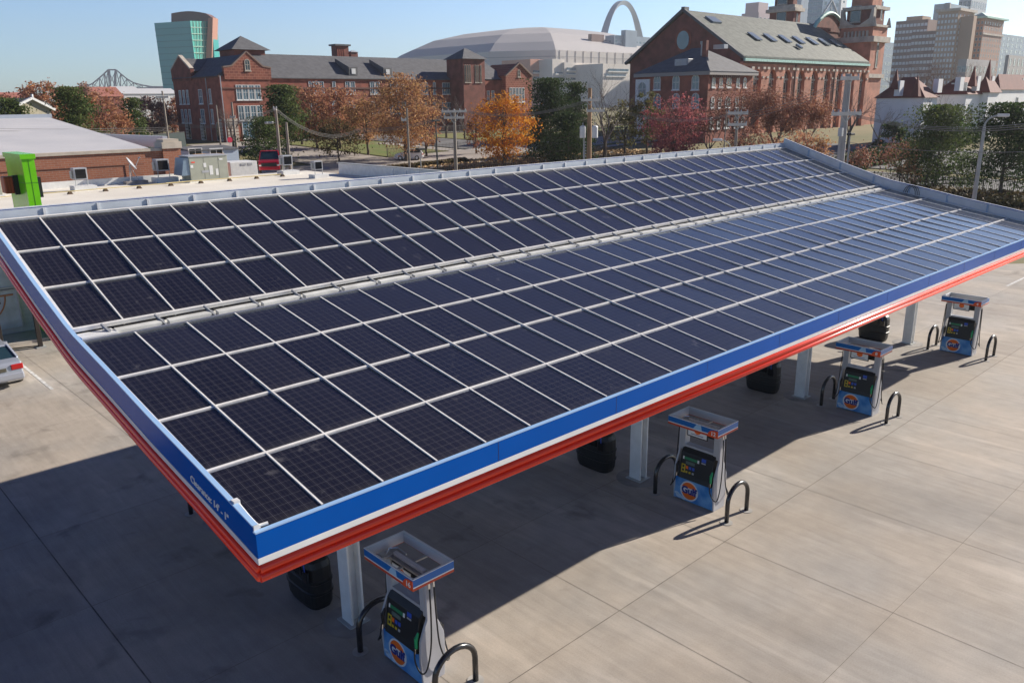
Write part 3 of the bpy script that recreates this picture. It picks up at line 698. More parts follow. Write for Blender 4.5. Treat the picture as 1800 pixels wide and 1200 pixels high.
def window(par, face, u, z, w, h, arch=False, bars=3, frame=None, pane=None, pos=0.0, panes=True):
    """face 'S' (looks to -Y): u = world x, pos = wall y; face 'W' (looks to -X): u = world y, pos = wall x"""
    fm_, pm_ = winmesh(w, h, arch, bars, frame or WHITE, pane or GLASSD)
    rot = 0 if face == 'S' else -math.pi/2
    loc = Vector((u, pos-.0, z)) if face == 'S' else Vector((pos, u, z))
    o = linkmesh('window', fm_, par, loc-par.location, (0,0,rot))
    if panes: linkmesh('pane', pm_, o, (0,0,0))
    else: linkmesh('pane', pm_, o, (0,0,0))
    return o
def gable_roof(x0, x1, y0, y1, z0, zr, axis, oh=.4, th=.18):
    mb = MB()
    if axis == 'x':
        ym = (y0+y1)/2; s = (zr-z0)/(ym-y0); e = z0-oh*s
        mb.prism([(y0-oh, e), (ym, zr), (y1+oh, e), (y1+oh, e+th), (ym, zr+th), (y0-oh, e+th)], 'x', x0-oh*.3, x1+oh*.3)
    else:
        xm = (x0+x1)/2; s = (zr-z0)/(xm-x0); e = z0-oh*s
        mb.prism([(x0-oh, e), (xm, zr), (x1+oh, e), (x1+oh, e+th), (xm, zr+th), (x0-oh, e+th)], 'y', y0-oh*.3, y1+oh*.3)
    return mb
def gable_wall(x0, x1, y0, y1, z0, z1, zr, axis):
    mb = MB()
    if axis == 'y': mb.prism([(x0,z0),(x1,z0),(x1,z1),((x0+x1)/2,zr),(x0,z1)], 'y', y0, y1)
    else: mb.prism([(y0,z0),(y1,z0),(y1,z1),((y0+y1)/2,zr),(y0,z1)], 'x', x0, x1)
    return mb
def hip_roof(x0, x1, y0, y1, z0, zr, oh=.6, ratio=1.0):
    x0 -= oh; x1 += oh; y0 -= oh; y1 += oh; mb = MB(); w, d = x1-x0, y1-y0
    if w >= d: k = d/2*ratio; a, b = (x0+k, (y0+y1)/2, zr), (x1-k, (y0+y1)/2, zr)
    else: k = w/2*ratio; a, b = ((x0+x1)/2, y0+k, zr), ((x0+x1)/2, y1-k, zr)
    mb.v = [(x0,y0,z0),(x1,y0,z0),(x1,y1,z0),(x0,y1,z0),a,b]
    mb.f = [(0,1,5,4),(1,2,5),(2,3,4,5),(3,0,4)] if w >= d else [(0,1,4),(1,2,5,4),(2,3,5),(3,0,4,5)]
    mb.f.append((3,2,1,0)); return mb
# ------------------------------------------------------------------ store (white membrane roof) and green fin
ROOFW = mat('white_membrane', (.84,.79,.69), .7, col2=(.74,.69,.60), scale=.35, detail=10)
BRK = bmat('block_brick', (.52,.54,.56), (.46,.48,.51), (.6,.6,.6), 1, .4, .2, .012)
st = thing('store_building', 'flat white roofed store building with painted windows behind the canopy', 'building', (8, 43.6, 0))
RZ = 5.2
MB().box(-12, 34.9, 43.65, 61.2, 0, RZ-.3).build('wall', BRK, st)
MB().box(-12, 34.6, 44.0, 61.2, RZ-.3, RZ).build('roof_membrane', ROOFW, st)
MB().box(34.62, 34.9, 43.65, 56.3, RZ-.3, RZ+.78).build('side_parapet', WHITE, st); MB().box(34.56, 34.96, 43.6, 56.4, RZ+.78, RZ+.84).build('parapet_cap', GALV, st)
MB().box(-12, 34.6, 43.66, 43.98, RZ-.3, RZ+.5).build('front_parapet', WHITE, st)
MB().box(14.5, 24.6, 61.2, 61.4, RZ-.3, RZ+.45).build('flashing', WHITE, st)
for k in range(3):
    MB().tube([(34.3, 45.6+k*1.5+.0, RZ), (34.3, 45.6+k*1.5, RZ+.7)], .07, 8).build('vent_pipe', WHITE, st)
# shop windows with lettering arcs
ORA = mat('arc_brown', (.42,.17,.07), .5)
SHOPG = mat('shop_glass', (.42,.48,.54), .3, var=.15)
for k, xw in enumerate((7.35, 4.5)):
    for q, (za, zb) in enumerate(((.35, 2.25), (2.3, 4.3))):
        MB().box(xw-1.45, xw+1.45, 43.56, 43.64, za, zb).build('shop_window', SHOPG, st)
        o = st.children[-1] if False else None
        fr_ = MB(); 
        for (a,b,c,d) in ((xw-1.5,xw-1.43,za,zb),(xw+1.43,xw+1.5,za,zb),(xw-1.43,xw+1.43,za,za+.07),(xw-1.43,xw+1.43,zb-.07,zb)): fr_.box(a,b,43.5,43.56,c,d)
        fr_.build('shop_window_frame', LGREY, st)
        cz = zb-.25
        pts = [(xw-.95+0, cz), (xw+1.35, cz)]
        MB().box(xw-.6, xw+1.3, 43.53, 43.555, cz-.05, cz+.03).build('sign_arc', ORA, st)
        MB().tube([(xw-.1+1.05*math.cos(-a*math.pi/16), 43.545, cz+.0+1.15*math.sin(-a*math.pi/16)) for a in range(0, 9)], .035, 6).build('sign_arc', ORA, st)
    g = textmesh('MW', .55, .004, .01); g.materials.append(mat('dark_letter', (.10,.06,.04), .5))
    o = bpy.data.objects.new('window_lettering', g); COL.objects.link(o); o.parent = st
    mm = Matrix((Vector((1,0,0)), Vector((0,0,1)), Vector((0,-1,0)))).transposed().to_4x4() @ Matrix.Rotation(R(38), 4, 'Z'); mm.translation = Vector((xw+.35, 43.55, 1.55)) - st.location; o.matrix_local = mm
gf = thing('green_sign_fin', 'lime green clad sign fin rising above the store roof', 'sign pylon', (9.75, 42, 0))
LIME = mat('lime_panel', (.16,.58,.008), .25, var=.04)
MB().box(9.5, 10.0, 41.4, 44.3, 0, 8.25).build('clad_body', LIME, gf); MB().box(9.44, 10.06, 41.34, 44.36, 8.25, 8.46).build('cap', LIME, gf)
for z in (7.2, 5.9, 4.7): MB().box(9.495, 10.005, 41.395, 44.3, z, z+.02).build('panel_seam', mat('green_seam', (.03,.12,.01), .5), gf)
MB().box(9.745, 9.76, 41.393, 41.41, 0, 8.24).build('panel_seam', MATS['green_seam'], gf)
OBX = mat('orange_slat', (.33,.07,.02), .5, var=.4, scale=4, stretch=(6,6,.1))
MB().box(8.95, 9.42, 42.7, 43.3, 6.7, 7.45).build('box_lamp', OBX, gf, bevel=.05); MB().box(9.3, 9.5, 42.55, 42.75, 6.65, 7.5).build('lamp_bracket', BLACK, gf)
MB().box(10.0, 10.28, 42.0, 42.3, 6.5, 7.4).build('lamp_bracket', BLACK, gf); MB().box(10.0, 10.35, 42.3, 42.9, 6.5, 7.3).build('box_lamp', OBX, gf)
# roof plant
TAN = mat('beige_plant', (.36,.37,.30), .5, var=.06)
def evap(x, y, s, lb, rz=0):
    t = thing('exhaust_fan', lb, 'roof vent', (x, y, RZ), 'box vents on the store roof')
    MB().box(x-.55*s, x+.9*s, y-.1, y+1.0*s, RZ, RZ+.32*s).build('curb', WHITE, t)
    z0 = RZ+.75*s
    MB().box(x-.4*s, x+.45*s, y+.1*s, y+.8*s, z0, z0+.78*s).build('housing', LGREY, t, bevel=.02)
    MB().box(x-.3*s, x+.36*s, y+.08*s, y+.1*s, z0+.08*s, z0+.70*s).build('opening', BLACKG, t)
    for dx in (-.36, .4): MB().tube([(x+dx*s, y+.15*s, RZ+.3*s), (x+dx*s*1.0, y+.12*s, z0)], .025, 6).build('leg', GALV, t)
    MB().tube([(x-.5*s, y+.4*s, z0+.1), (x-.5*s, y+.4*s, z0+.6*s)], .09*s, 10).build('motor', GALV, t)
evap(16.6, 58.2, .95, 'grey box vent on legs, nearest the green fin'); evap(22.6, 60.0, 1.05, 'grey box vent left of the large beige roof unit')
evap(31.6, 58.6, .95, 'grey box vent beside the wooden pole foot'); evap(31.5, 53.9, .8, 'low grey box vent nearest the roof end parapet')
ac = thing('rooftop_unit', 'large beige rooftop air handling unit with sloping blue hood', 'air conditioner', (25, 58.3, RZ))
MB().box(23.75, 26.55, 58.2, 59.8, RZ+.15, RZ+1.75).build('cabinet', TAN, ac, bevel=.02); MB().box(23.7, 26.6, 58.15, 59.85, RZ+1.75, RZ+1.83).build('lid', LGREY, ac)
MB().prism([(23.75,RZ+1.7),(23.75,RZ+.5),(23.15,RZ+.5),(23.4,RZ+1.7)], 'y', 58.25, 59.7).build('hood', mat('blue_hood', (.18,.25,.33), .4), ac)
for (a,b,c,d,m_) in ((23.9,24.15,1.35,1.42,RED),(23.8,24.0,1.0,1.2,WHITE),(24.75,24.95,1.0,1.3,WHITE),(25.15,25.4,.45,1.1,WHITE),(25.6,25.8,.4,.85,WHITE),(25.95,26.2,1.45,1.55,WHITE),(24.6,25.1,.62,.78,LGREY)):
    MB().box(a,b,58.185,58.2,RZ+c,RZ+d).build('label_plate', m_, ac)
for xx in (24.78, 25.85): MB().box(xx,xx+.015,58.192,58.2,RZ+.2,RZ+1.7).build('panel_joint', mat('joint_dark', (.12,.12,.1), .6), ac)
MB().box(23.6, 26.6, 58.1, 59.9, RZ, RZ+.15).build('curb', WHITE, ac)
ac = thing('rooftop_unit', 'beige rooftop unit cut by the left picture edge', 'air conditioner', (10.5, 57, RZ))
MB().box(9.2, 12.0, 58.1, 59.6, RZ+.15, RZ+2.2).build('cabinet', TAN, ac, bevel=.02); MB().box(9.1, 12.1, 58.0, 59.7, RZ, RZ+.15).build('curb', WHITE, ac); MB().box(11.5,11.7,58.085,58.1,RZ+1,RZ+1.2).build('label_plate', WHITE, ac)
sdh = thing('satellite_dish', 'grey satellite dish on a ballasted frame on the store roof', 'satellite dish', (20.6, 61, RZ))
MB().box(20.0, 21.5, 60.2, 60.8, RZ, RZ+.22).build('ballast_blocks', mat('block_grey', (.30,.27,.25), .9, var=.3), sdh)
c_ = Vector((20.55, 60.6, RZ+1.35)); axd = Vector((.75,-.35,.55)).normalized(); uu = axd.cross(Vector((0,0,1))).normalized(); vv = uu.cross(axd)
dm = MB()
for j in range(5):
    r = .12*j+.02
    for k in range(20): a = k*math.pi/10; dm.v.append(tuple(c_ + uu*r*math.cos(a) + vv*r*math.sin(a) + axd*(r*r*.55)))
for j in range(4):
    for k in range(20): dm.f.append((j*20+k, j*20+(k+1)%20, (j+1)*20+(k+1)%20, (j+1)*20+k))
dm.build('dish', LGREY, sdh, smooth=True)
MB().tube([c_+vv*-.45, c_+axd*.75], .02, 6).tube([c_+axd*.7, c_+axd*.85], .05, 8).build('feed_arm', LGREY, sdh)
for d_ in ((-.3,-.1),(.3,-.1),(0,.25)): MB().tube([c_-axd*.05, (20.65+d_[0], 60.5+d_[1], RZ+.2)], .025, 6).build('strut', GALV, sdh)
YP = mat('yellow_gas_pipe', (.62,.50,.22), .6)
gp = thing('gas_pipe', 'long yellow gas pipe on blocks along the store roof', 'pipe', (20, 57.4, RZ))
MB().tube([(9,56.6,RZ+.14),(23,57.6,RZ+.14)], .03, 6).build('pipe', YP, gp); MB().tube([(21.8,57.75,RZ+.14),(30.6,58.0,RZ+.14)], .035, 6).build('pipe', YP, gp)
for k in range(9):
    x = 13.2+k*2.15; MB().prism([(x-.16,RZ),(x+.16,RZ),(x+.07,RZ+.16),(x-.07,RZ+.16)], 'y', 56.35+k*.12, 56.6+k*.12).build('support_block', mat('block_brown', (.12,.08,.05), .9), gp)
# posts in front of the store (steel bollard posts with cable)
def post(x, y, lb):
    t = thing('steel_post', lb, 'post', (x, y, 0), 'dark posts in front of the store')
    MB().box(x-.09, x+.09, y-.09, y+.09, .0, 2.9).build('shaft', mat('dark_bronze', (.03,.022,.018), .5), t, bevel=.01); MB().box(x-.2, x+.2, y-.2, y+.2, 0, .04).build('foot_plate', GALV, t)
post(8.75, 40.55, 'dark square post in front of the store wall'); post(7.35, 41.1, 'dark square post beside the silver car'); 
tag(MB().tube([(7.4,41.1,.06),(8.7,40.6,.06)], .03, 6).build('floor_cable', BLACK), 'black cable lying between the two dark posts', 'cable')
# ------------------------------------------------------------------ brick neighbour with grey sloping roof
BK2 = bmat('neighbour_brick', (.42,.16,.085), (.36,.13,.07), (.40,.27,.2), 1, .45, .15, .012)
nb = thing('brick_warehouse', 'low brick building with a broad pale grey roof at left', 'building', (10, 66, 2))
MB().box(-30, 25.9, 66, 66.4, 0, 7.1).build('wall', BK2, nb); MB().box(25.5, 25.9, 66.4, 96, 0, 7.1).build('wall', BK2, nb)
MB().box(-30, 24.9, 65.9, 66.5, 7.1, 7.32).build('coping', mat('coping_cream', (.58,.50,.40), .8, var=.1), nb)
MB().box(24.9, 26.3, 65.8, 67.2, 4.5, 7.25).build('corner_pier', BK2, nb); MB().box(24.85, 26.4, 65.7, 67.3, 7.25, 7.75).box(25.0, 26.2, 65.75, 67.2, 7.75, 7.95).build('pier_cap', MATS['coping_cream'], nb)
MB().box(-30, 23.4, 65.96, 66.0, 6.15, 6.2).build('brick_band', mat('band_dark', (.12,.05,.035), .9), nb); MB().box(22.0, 23.4, 65.96, 66.0, 5.2, 6.15).build('brick_recess', BK2, nb)
GRF = mat('pale_grey_roof', (.56,.55,.56), .8, col2=(.48,.48,.50), scale=.25, detail=12)
bk = onx(88, 207, 19.5)
rp = MB(); b0 = at(88, 207, 96); b1 = at(0, 208, 96)
rp.v = [(-30,66.4,7.0),(25.0,66.4,7.0),(26.4,80,7.0),(b0.x,b0.y,b0.z),(b0.x-60,b0.y,b0.z),(23.6,68,7.0)]
rp.f = [(0,1,3,4),(1,2,3)]; rp.build('roof', GRF, nb, fixn=False)
MB().box(b0.x-60, b0.x+.2, b0.y, b0.y+.4, 3, b0.z+.35).build('rear_parapet', mat('parapet_greyblue', (.42,.46,.52), .7), nb)
w0, w1 = at(150, 236, 92), at(288, 258, 78)
pm = MB(); pm.v = [(w0.x,w0.y,7.0),(w1.x,w1.y,7.0),(w1.x,w1.y,7.95),(w0.x,w0.y,8.0),(w0.x+.4,w0.y,7.0),(w1.x+.4,w1.y,7.0),(w1.x+.4,w1.y,7.95),(w0.x+.4,w0.y,8.0)]
pm.f = [(0,1,2,3),(5,4,7,6),(3,2,6,7),(1,5,6,2),(0,3,7,4),(0,4,5,1)]; pm.build('side_parapet', MATS['parapet_greyblue'], nb)
# ------------------------------------------------------------------ school
sch = thing('brick_school', 'long red brick school with gables and corner tower', 'building', (70.5, 154.1, 3.7))
Zb = 3.4
x1 = ony(475, 150, 154.1).x; yL = onx(303, 135, 70.5).y
ze = onx(392, 133, 70.5).z; zcorn = ze
MB().box(70.5, x1, 154.1, yL, Zb, ze).build('wall', BRICK, sch)
za = ony(433, 92, 154.1).z
xa, xb = ony(394, 120, 154.1).x-.2, ony(474, 120, 154.1).x+.1
zs = ony(394, 119, 154.1).z
gw = MB().prism([(xa,ze-.6),(xb,ze-.6),(xb,zs),(xb-1.6,zs+.3),((xa+xb)/2,za),(xa+1.6,zs+.3),(xa,zs)], 'y', 153.9, 154.6); gw.build('gable', bmat('patterned_brick', (.30,.09,.055), (.20,.055,.035), (.38,.16,.10), 1, .9, .5, .05), sch)
cp = MB().bar((xa-.1,154.2,zs+.1),(xa+1.6,154.2,zs+.35),.8,.25).bar((xa+1.6,154.2,zs+.35),((xa+xb)/2,154.2,za+.1),.8,.25).bar(((xa+xb)/2,154.2,za+.1),(xb-1.6,154.2,zs+.35),.8,.25).bar((xb-1.6,154.2,zs+.35),(xb+.1,154.2,zs+.1),.8,.25); cp.build('gable_coping', mat('coping_brown', (.25,.17,.13), .8), sch)
window(sch, 'S', (xa+xb)/2, ze+1.0, 1.1, 2.1, True, 11, STONE, GLASSD, 153.9)
# west gable on the left wall
ya_, yb_ = onx(336, 122, 70.5).y, onx(302, 124, 70.5).y; zw = onx(318, 99, 70.5).z; zws = onx(336, 121, 70.5).z
MB().prism([(ya_,ze-.5),(yb_,ze-.5),(yb_,zws),((ya_+yb_)/2,zw),(ya_,zws)], 'x', 70.3, 71.0).build('gable', BRICKD, sch)
MB().bar((70.6,ya_,zws),(70.6,(ya_+yb_)/2,zw+.1),.8,.3).bar((70.6,(ya_+yb_)/2,zw+.1),(70.6,yb_,zws),.8,.3).build('gable_coping', STONE, sch)
zr = ony(392, 93, 163).z
mb = MB(); mb.prism([(70.1,ze),((70.5+x1)/2+1,za-.3),(x1+.4,ze),(70.1,ze-.01)], 'y', 154.6, 176); mb.build('roof', SLATE, sch)
mb = MB(); mb.prism([(ya_+.3,zws-.4),((ya_+yb_)/2,zw-.4),(yb_-.3,zws-.4)], 'x', 70.9, 80); mb.build('roof', SLATE, sch)
MB().box(70.35, 70.5, 154.1, yL, ze-.25, ze+.1).box(70.5, x1, 153.92, 154.1, ze-2.3, ze-2.1).build('cornice', mat('cornice_brown', (.16,.08,.06), .8), sch)
# window rows
zrows = [onx(365, 170, 70.5).z, onx(365, 205, 70.5).z]
for zc in zrows:
    for px in (316, 322.5, 329): window(sch, 'W', onx(px, 160, 70.5).y, zc-1.3, 1.0, 2.7, False, 11, WHITE, GLASSB, 70.5)
    window(sch, 'W', onx(352, 160, 70.5).y, zc-1.3, 1.7, 2.7, False, 11, WHITE, GLASSB, 70.5); window(sch, 'W', onx(369, 160, 70.5).y, zc-1.3, .9, 2.7, False, 11, WHITE, GLASSB, 70.5)
for zc, pys in ((ony(436, 170, 154.1).z, 0), (ony(436, 206, 154.1).z, 0)):
    for px in (420, 431, 442, 453): window(sch, 'S', ony(px, 160, 154.1).x, zc-.6, 1.2, 2.75, False, 11, WHITE, GLASSB, 154.1)
for px in (331, 357, 385): window(sch, 'W', onx(px, 225, 70.5).y, 3.9, 2.4, 3.6, True, 3, STONE, GLASSD, 70.5)
for k in range(7):
    zz = Zb+.4+k*.62
    for (xx0, xx1) in ((71.0, 73.2), (77.4, 79.0)): MB().box(xx0, xx1, 153.95, 154.1, zz, zz+.48).build('quoin_block', STONE, sch)
    for yy0 in (155, 163.5, 171.0): MB().box(70.38, 70.5, yy0, yy0+1.3, zz, zz+.48).build('quoin_block', STONE, sch)
window(sch, 'S', 75.3, 4.2, 2.6, 3.6, False, 11, WHITE, GLASSB, 154.1)
for px in (363, 389): 
    yy = onx(px, 150, 70.5).y; MB().box(70.36, 70.5, yy-.07, yy+.07, Zb, ze).build('downpipe', LGREY, sch)
# corner tower with pyramid roof
tz0 = ony(437, 88, 166).z; tx0, tx1 = ony(412, 95, 166).x, ony(466, 95, 166).x; ta = ony(436, 64, 166+(tx1-tx0)/2).z
MB().box(tx0, tx1, 166, 166+tx1-tx0, 14, tz0).build('tower', BRICKD, sch); hip_roof(tx0, tx1, 166, 166+tx1-tx0, tz0, ta, .9).build('tower_roof', SLATE, sch)
window(sch, 'S', tx1-1.8, tz0-4.5, 1.1, 2.0, True, 3, STONE, GLASSD, 166)
# long wing
wy = 157.5; wx1 = ony(812, 150, wy).x
we = ony(640, 138, wy).z; wr = ony(640, 102, wy+9).z
MB().box(x1, wx1+4, wy, wy+18, Zb, we).build('wall', BRICKO if False else BRICK, sch)
gable_roof(x1, wx1+2, wy, wy+18, we, wr, 'x').build('roof', SLATE, sch)
MB().box(x1, wx1, wy-.18, wy, we-2.2, we-1.9).build('brick_band', MATS['cornice_brown'], sch)
for px in (548, 557, 566, 588, 612, 621, 655, 664, 690, 700, 710, 743, 749, 764, 781, 787, 793, 799):
    for py in (166, 200): 
        q = ony(px, py, wy); window(sch, 'S', q.x, q.z, 1.15 if px not in (588, 764) else .8, 2.6, False, 11, WHITE, GLASSB, wy)
for px in (619, 679):   # dormers
    q = ony(px, 132, wy+1.2); d = MB(); d.prism([(wy+.6, we+.6),(wy+.6, we+2.3),(wy+6.0, we+4.3),(wy+6, we+3.6)], 'x', q.x-1.1, q.x+1.1); d.build('dormer', SLATE, sch)
    MB().box(q.x-.5, q.x+.5, wy+.5, wy+.6, we+.9, we+2.0).build('dormer_window', WHITE, sch)
cx0, cx1 = ony(591, 90, wy+11).x, ony(613, 90, wy+11).x; ct = ony(600, 81, wy+11).z
MB().box(cx0, cx1, wy+11, wy+13, we, ct).build('chimney', BRICKD, sch); MB().box(cx0-.4, cx1+.4, wy+10.6, wy+13.4, ct, ct+.35).build('chimney_cap', SLATE, sch)
for k in range(4): MB().box(cx0+.25+k*.55, cx0+.5+k*.55, wy+10.93, wy+11, ct-2.6, ct-.3).build('chimney_rib', BRICK, sch)
cx0, cx1 = ony(617, 95, wy+11).x, ony(629, 95, wy+11).x; ct = ony(620, 92, wy+11).z
MB().box(cx0, cx1, wy+11, wy+12.3, we, ct).build('chimney', BRICKD, sch); hip_roof(cx0, cx1, wy+11, wy+12.3, ct, ct+.4, .2).build('chimney_cap', LGREY, sch)
# second tower + right block
ty = 152.5; tx0, tx1 = ony(814, 120, ty).x, ony(852, 120, ty).x; tz0 = ony(830, 104, ty).z; xm_ = ony(829, 120, ty).x
MB().box(tx0, tx1, ty, ty+6, Zb, tz0).build('tower', BRICKD, sch); hip_roof(tx0, tx1, ty, ty+6, tz0, ony(829, 86, ty+3).z, .6).build('tower_roof', SLATE, sch)
for k, px in enumerate((818, 822, 826, 836, 840, 845)): window(sch, 'S', ony(px, 130, ty).x, tz0-5.2, .42, 3.9, True, 8, STONE, GLASSD, ty)
bx0, bx1 = ony(889, 140, 152).x, ony(935, 140, 152).x; bz = ony(910, 134, 152).z; ba = ony(913, 112, 152).z
MB().box(tx1, bx1, 153.4, 172, Zb, bz-1.0).build('wall', BRICK, sch)
mb = MB(); mb.prism([(153.2,bz-.8),(162,bz+3.6),(172,bz-.8)], 'x', tx1, bx0+2); mb.build('roof', SLATE, sch)
gable_wall(bx0, bx1, 152, 162, Zb, bz, ba, 'y').build('gable', MATS['patterned_brick'], sch)
MB().bar((bx0-.1,152.1,bz),((bx0+bx1)/2,152.1,ba+.15),.8,.3).bar(((bx0+bx1)/2,152.1,ba+.15),(bx1+.1,152.1,bz),.8,.3).build('gable_coping', MATS['coping_brown'], sch)
window(sch, 'S', (bx0+bx1)/2, bz-.2, .9, 1.7, True, 11, STONE, GLASSD, 152)
for k in range(5): window(sch, 'S', bx0+1.6+k*1.05, bz-6.1, .85, 3.4, False, 11, WHITE, GLASSB, 152)
for px in (858, 866): window(sch, 'S', ony(px, 160, 153.4).x, bz-6.4, .9, 3.0, False, 11, WHITE, GLASSB, 153.4)
# ------------------------------------------------------------------ dome stadium
DM = mat('dome_membrane', (.47,.44,.43), .7, col2=(.42,.40,.39), scale=.02, detail=8)
DMW = mat('stadium_wall', (.56,.52,.48), .7, col2=(.50,.47,.45), scale=.03)
dome = thing('domed_stadium', 'huge pale domed stadium beyond the school', 'stadium', (560, 700, 4))
c0 = at(977, 110, 900)
ring0 = [at(680,110,1150), at(700,110,1030), at(860,110,915), c0, Vector((c0.x+190, c0.y,0)), Vector((c0.x+260, c0.y+90,0)), at(1160,110,1420), at(1000,110,1480), at(770,110,1330)]
cc = sum((Vector((p.x,p.y,0)) for p in ring0), Vector())/len(ring0)
zw0, zw1 = 4, at(977, 88, 900).z
def dring(k, z): return [((p.x-cc.x)*k+cc.x, (p.y-cc.y)*k+cc.y, z) for p in ring0]
w_ = MB(); n = len(ring0)
for (k, z) in ((1, zw0), (1, zw1)): w_.v += dring(k, z)
w_.f = [(i, (i+1)%n, n+(i+1)%n, n+i) for i in range(n)]; w_.build('wall', DMW, dome)
zz_ = [zw1, zw1+10, zw1+21, zw1+30, zw1+36, zw1+38]; kk = [.99, .90, .76, .55, .33, .12]
r_ = MB()
for k, z in zip(kk, zz_): r_.v += dring(k, z)
for q in range(5): r_.f += [(q*n+i, q*n+(i+1)%n, (q+1)*n+(i+1)%n, (q+1)*n+i) for i in range(n)]
r_.f.append(tuple(5*n+i for i in range(n))); r_.build('roof', DM, dome)
w2 = MB()
for z in (zw1-6.5, zw1-6.0):
    w2.v += dring(1.003, z)
w2.f = [(i, (i+1)%n, n+(i+1)%n, n+i) for i in range(n)]; w2.build('wall_band', mat('band_grey', (.25,.25,.26), .7), dome)
for k in range(12):
    a = at(700+k*23, 100, 1)
    x, y = ony(985+k*14, 100, c0.y-1).x, c0.y-.4
    MB().box(x, x+.4, y-.1, y+.3, 8, zw1).build('wall_rib', DMW, dome)
pz = at(940, 104, 830).z
pd = thing('stadium_annex', 'brick and pale stone annex blocks in front of the domed stadium', 'building', (600, 600, 4))
def annex(xl, xr, yt, D, m_, bands=()):
    a, b = at(xl, yt, D), ony(xr, yt, at(xl, yt, D).y); MB().box(a.x, b.x, a.y, a.y+40, 4, a.z).build('wall', m_, pd)
    for (p, q, y0, y1) in bands:
        A, B_ = ony(p, y0, a.y-.8), ony(q, y1, a.y-.8); MB().box(A.x, B_.x, a.y-.8, a.y-.05, B_.z, A.z).build('window_band', GLASSB, pd)
        MB().box(A.x-.8, B_.x+.8, a.y-1.3, a.y-.05, B_.z-1.0, B_.z).build('ledge', mat('ledge_white', (.7,.68,.64), .6), pd)
PALE = mat('pale_precast', (.68,.62,.55), .7, var=.06, scale=.05)
annex(932, 960, 104, 820, mat('annex_brick', (.52,.25,.17), .8, var=.1, scale=.1), ((938,952,124,128),(938,952,135,139)))
annex(960, 974, 108, 822, PALE); annex(971, 992, 104, 816, PALE, ((977,990,127,130),(977,990,136,139)))
annex(992, 1060, 110, 824, PALE, ((997,1030,119,124),(997,1036,128,131),(1004,1022,137,141)))
annex(1060, 1180, 112, 812, PALE, ((1070,1105,121,126),(1066,1100,131,134)))
# ------------------------------------------------------------------ arch
ar = thing('steel_arch', 'tall stainless steel catenary arch monument on the skyline', 'arch monument', (0,0,0))
STL = mat('stainless', (.27,.32,.39), .35, metal=.1)
La, Ra = at(1052, 176, 1500), at(1134, 174, 1500)
mid = (La+Ra)/2; apex = at(1097, 9, 1500).z
side = Vector((rt2.x, rt2.y, 0)).normalized(); dep = Vector((fwd.x, fwd.y, 0)).normalized()
hw = (Ra-La).length/2*1.5
adir = (side*hw + dep*hw*1.9); hgt = apex
am = MB(); NA = 60; sec = []
for i in range(NA+1):
    u = -1+2*i/NA; cz = hgt*(1-(math.cosh(u*2.3)-1)/(math.cosh(2.3)-1)); p = Vector((mid.x, mid.y, 0)) + adir*u + Vector((0,0,cz+4))
    sec.append(p)
for i, p in enumerate(sec):
    tdir = (sec[min(i+1,NA)]-sec[max(i-1,0)]).normalized(); nrm = adir.normalized().cross(Vector((0,0,1))).normalized(); inw = tdir.cross(nrm).normalized()
    if inw.z < 0 and abs(i-NA/2) < 12: inw = -inw
    s_ = 4.5+5.0*abs(-1+2*i/NA)**1.5
    for a in (90, 210, 330): am.v.append(tuple(p + (nrm*math.cos(R(a)) + tdir.cross(nrm)*math.sin(R(a)))*s_))
for i in range(NA):
    for k in range(3): am.f.append((i*3+k, i*3+(k+1)%3, (i+1)*3+(k+1)%3, (i+1)*3+k))
ao = am.build('arch_body', STL, ar)
# ------------------------------------------------------------------ generic tower blocks
def tower(name, label, cat, xl, xc, xr, yt, D, m_, rows=0, colsW=0, colsS=0, ww=1.6, wh=1.7, pane=GLASSB, frame=WHITE, bottom=4, skip=0, group=None, yb=None):
    c = at(xc, yt, D); yl = onx(xl, yt, c.x).y if xl < xc else c.y+25; xr_ = ony(xr, yt, c.y).x
    yl = min(yl, c.y+160); t = thing(name, label, cat, (c.x, c.y, bottom), group)
    MB().box(c.x, xr_, c.y, yl, bottom, c.z).build('wall', m_, t)
    zt = c.z-1.2; 
    if rows:
        dz = (zt-(yb if yb else at(xc, 160, D).z))/rows
        for r in range(rows):
            z = zt-(r+1)*dz+.3*dz
            for k in range(colsW):
                if colsW: window(t, 'W', c.y+(yl-c.y)*(k+.5)/colsW, z, ww, min(wh, dz*.7), False, 0, frame, pane, c.x)
            for k in range(colsS): window(t, 'S', c.x+(xr_-c.x)*(k+.5)/colsS, z, ww, min(wh, dz*.7), False, 0, frame, pane, c.y)
    return t, c, xr_, yl
HB = mat('hotel_brick', (.20,.12,.10), .85, var=.08, scale=.05); TANB = mat('tan_brick', (.42,.29,.20), .85, var=.1, scale=.06); REDB = mat('old_red_brick', (.36,.20,.145), .85, var=.1, scale=.06)
BLIND = mat('window_blinds', (.66,.68,.68), .4)
GB = mat('bluegrey_tower', (.22,.28,.34), .4, var=.12, scale=.04); PINK = mat('pink_granite', (.38,.28,.29), .6, var=.06, scale=.05); CG = mat('concrete_tower', (.40,.38,.36), .7, var=.06, scale=.05)
t, c, xr_, yl = tower('hotel_tower', 'broad brown brick hotel with rows of pale windows', 'building', 1576, 1632, 1652, 34, 620, HB, 11, 9, 0, 1.9, 1.9, BLIND, LGREY)
tower('hotel_wing', 'lower brown hotel wing in front of the taller blocks', 'building', 1604, 1648, 1660, 54, 600, HB, 9, 7, 0, 1.9, 1.9, BLIND, LGREY)
t, c, xr_, yl = tower('office_tower', 'brown hotel top block with plain tan side', 'building', 1594, 1622, 1637, 28, 660, TANB)
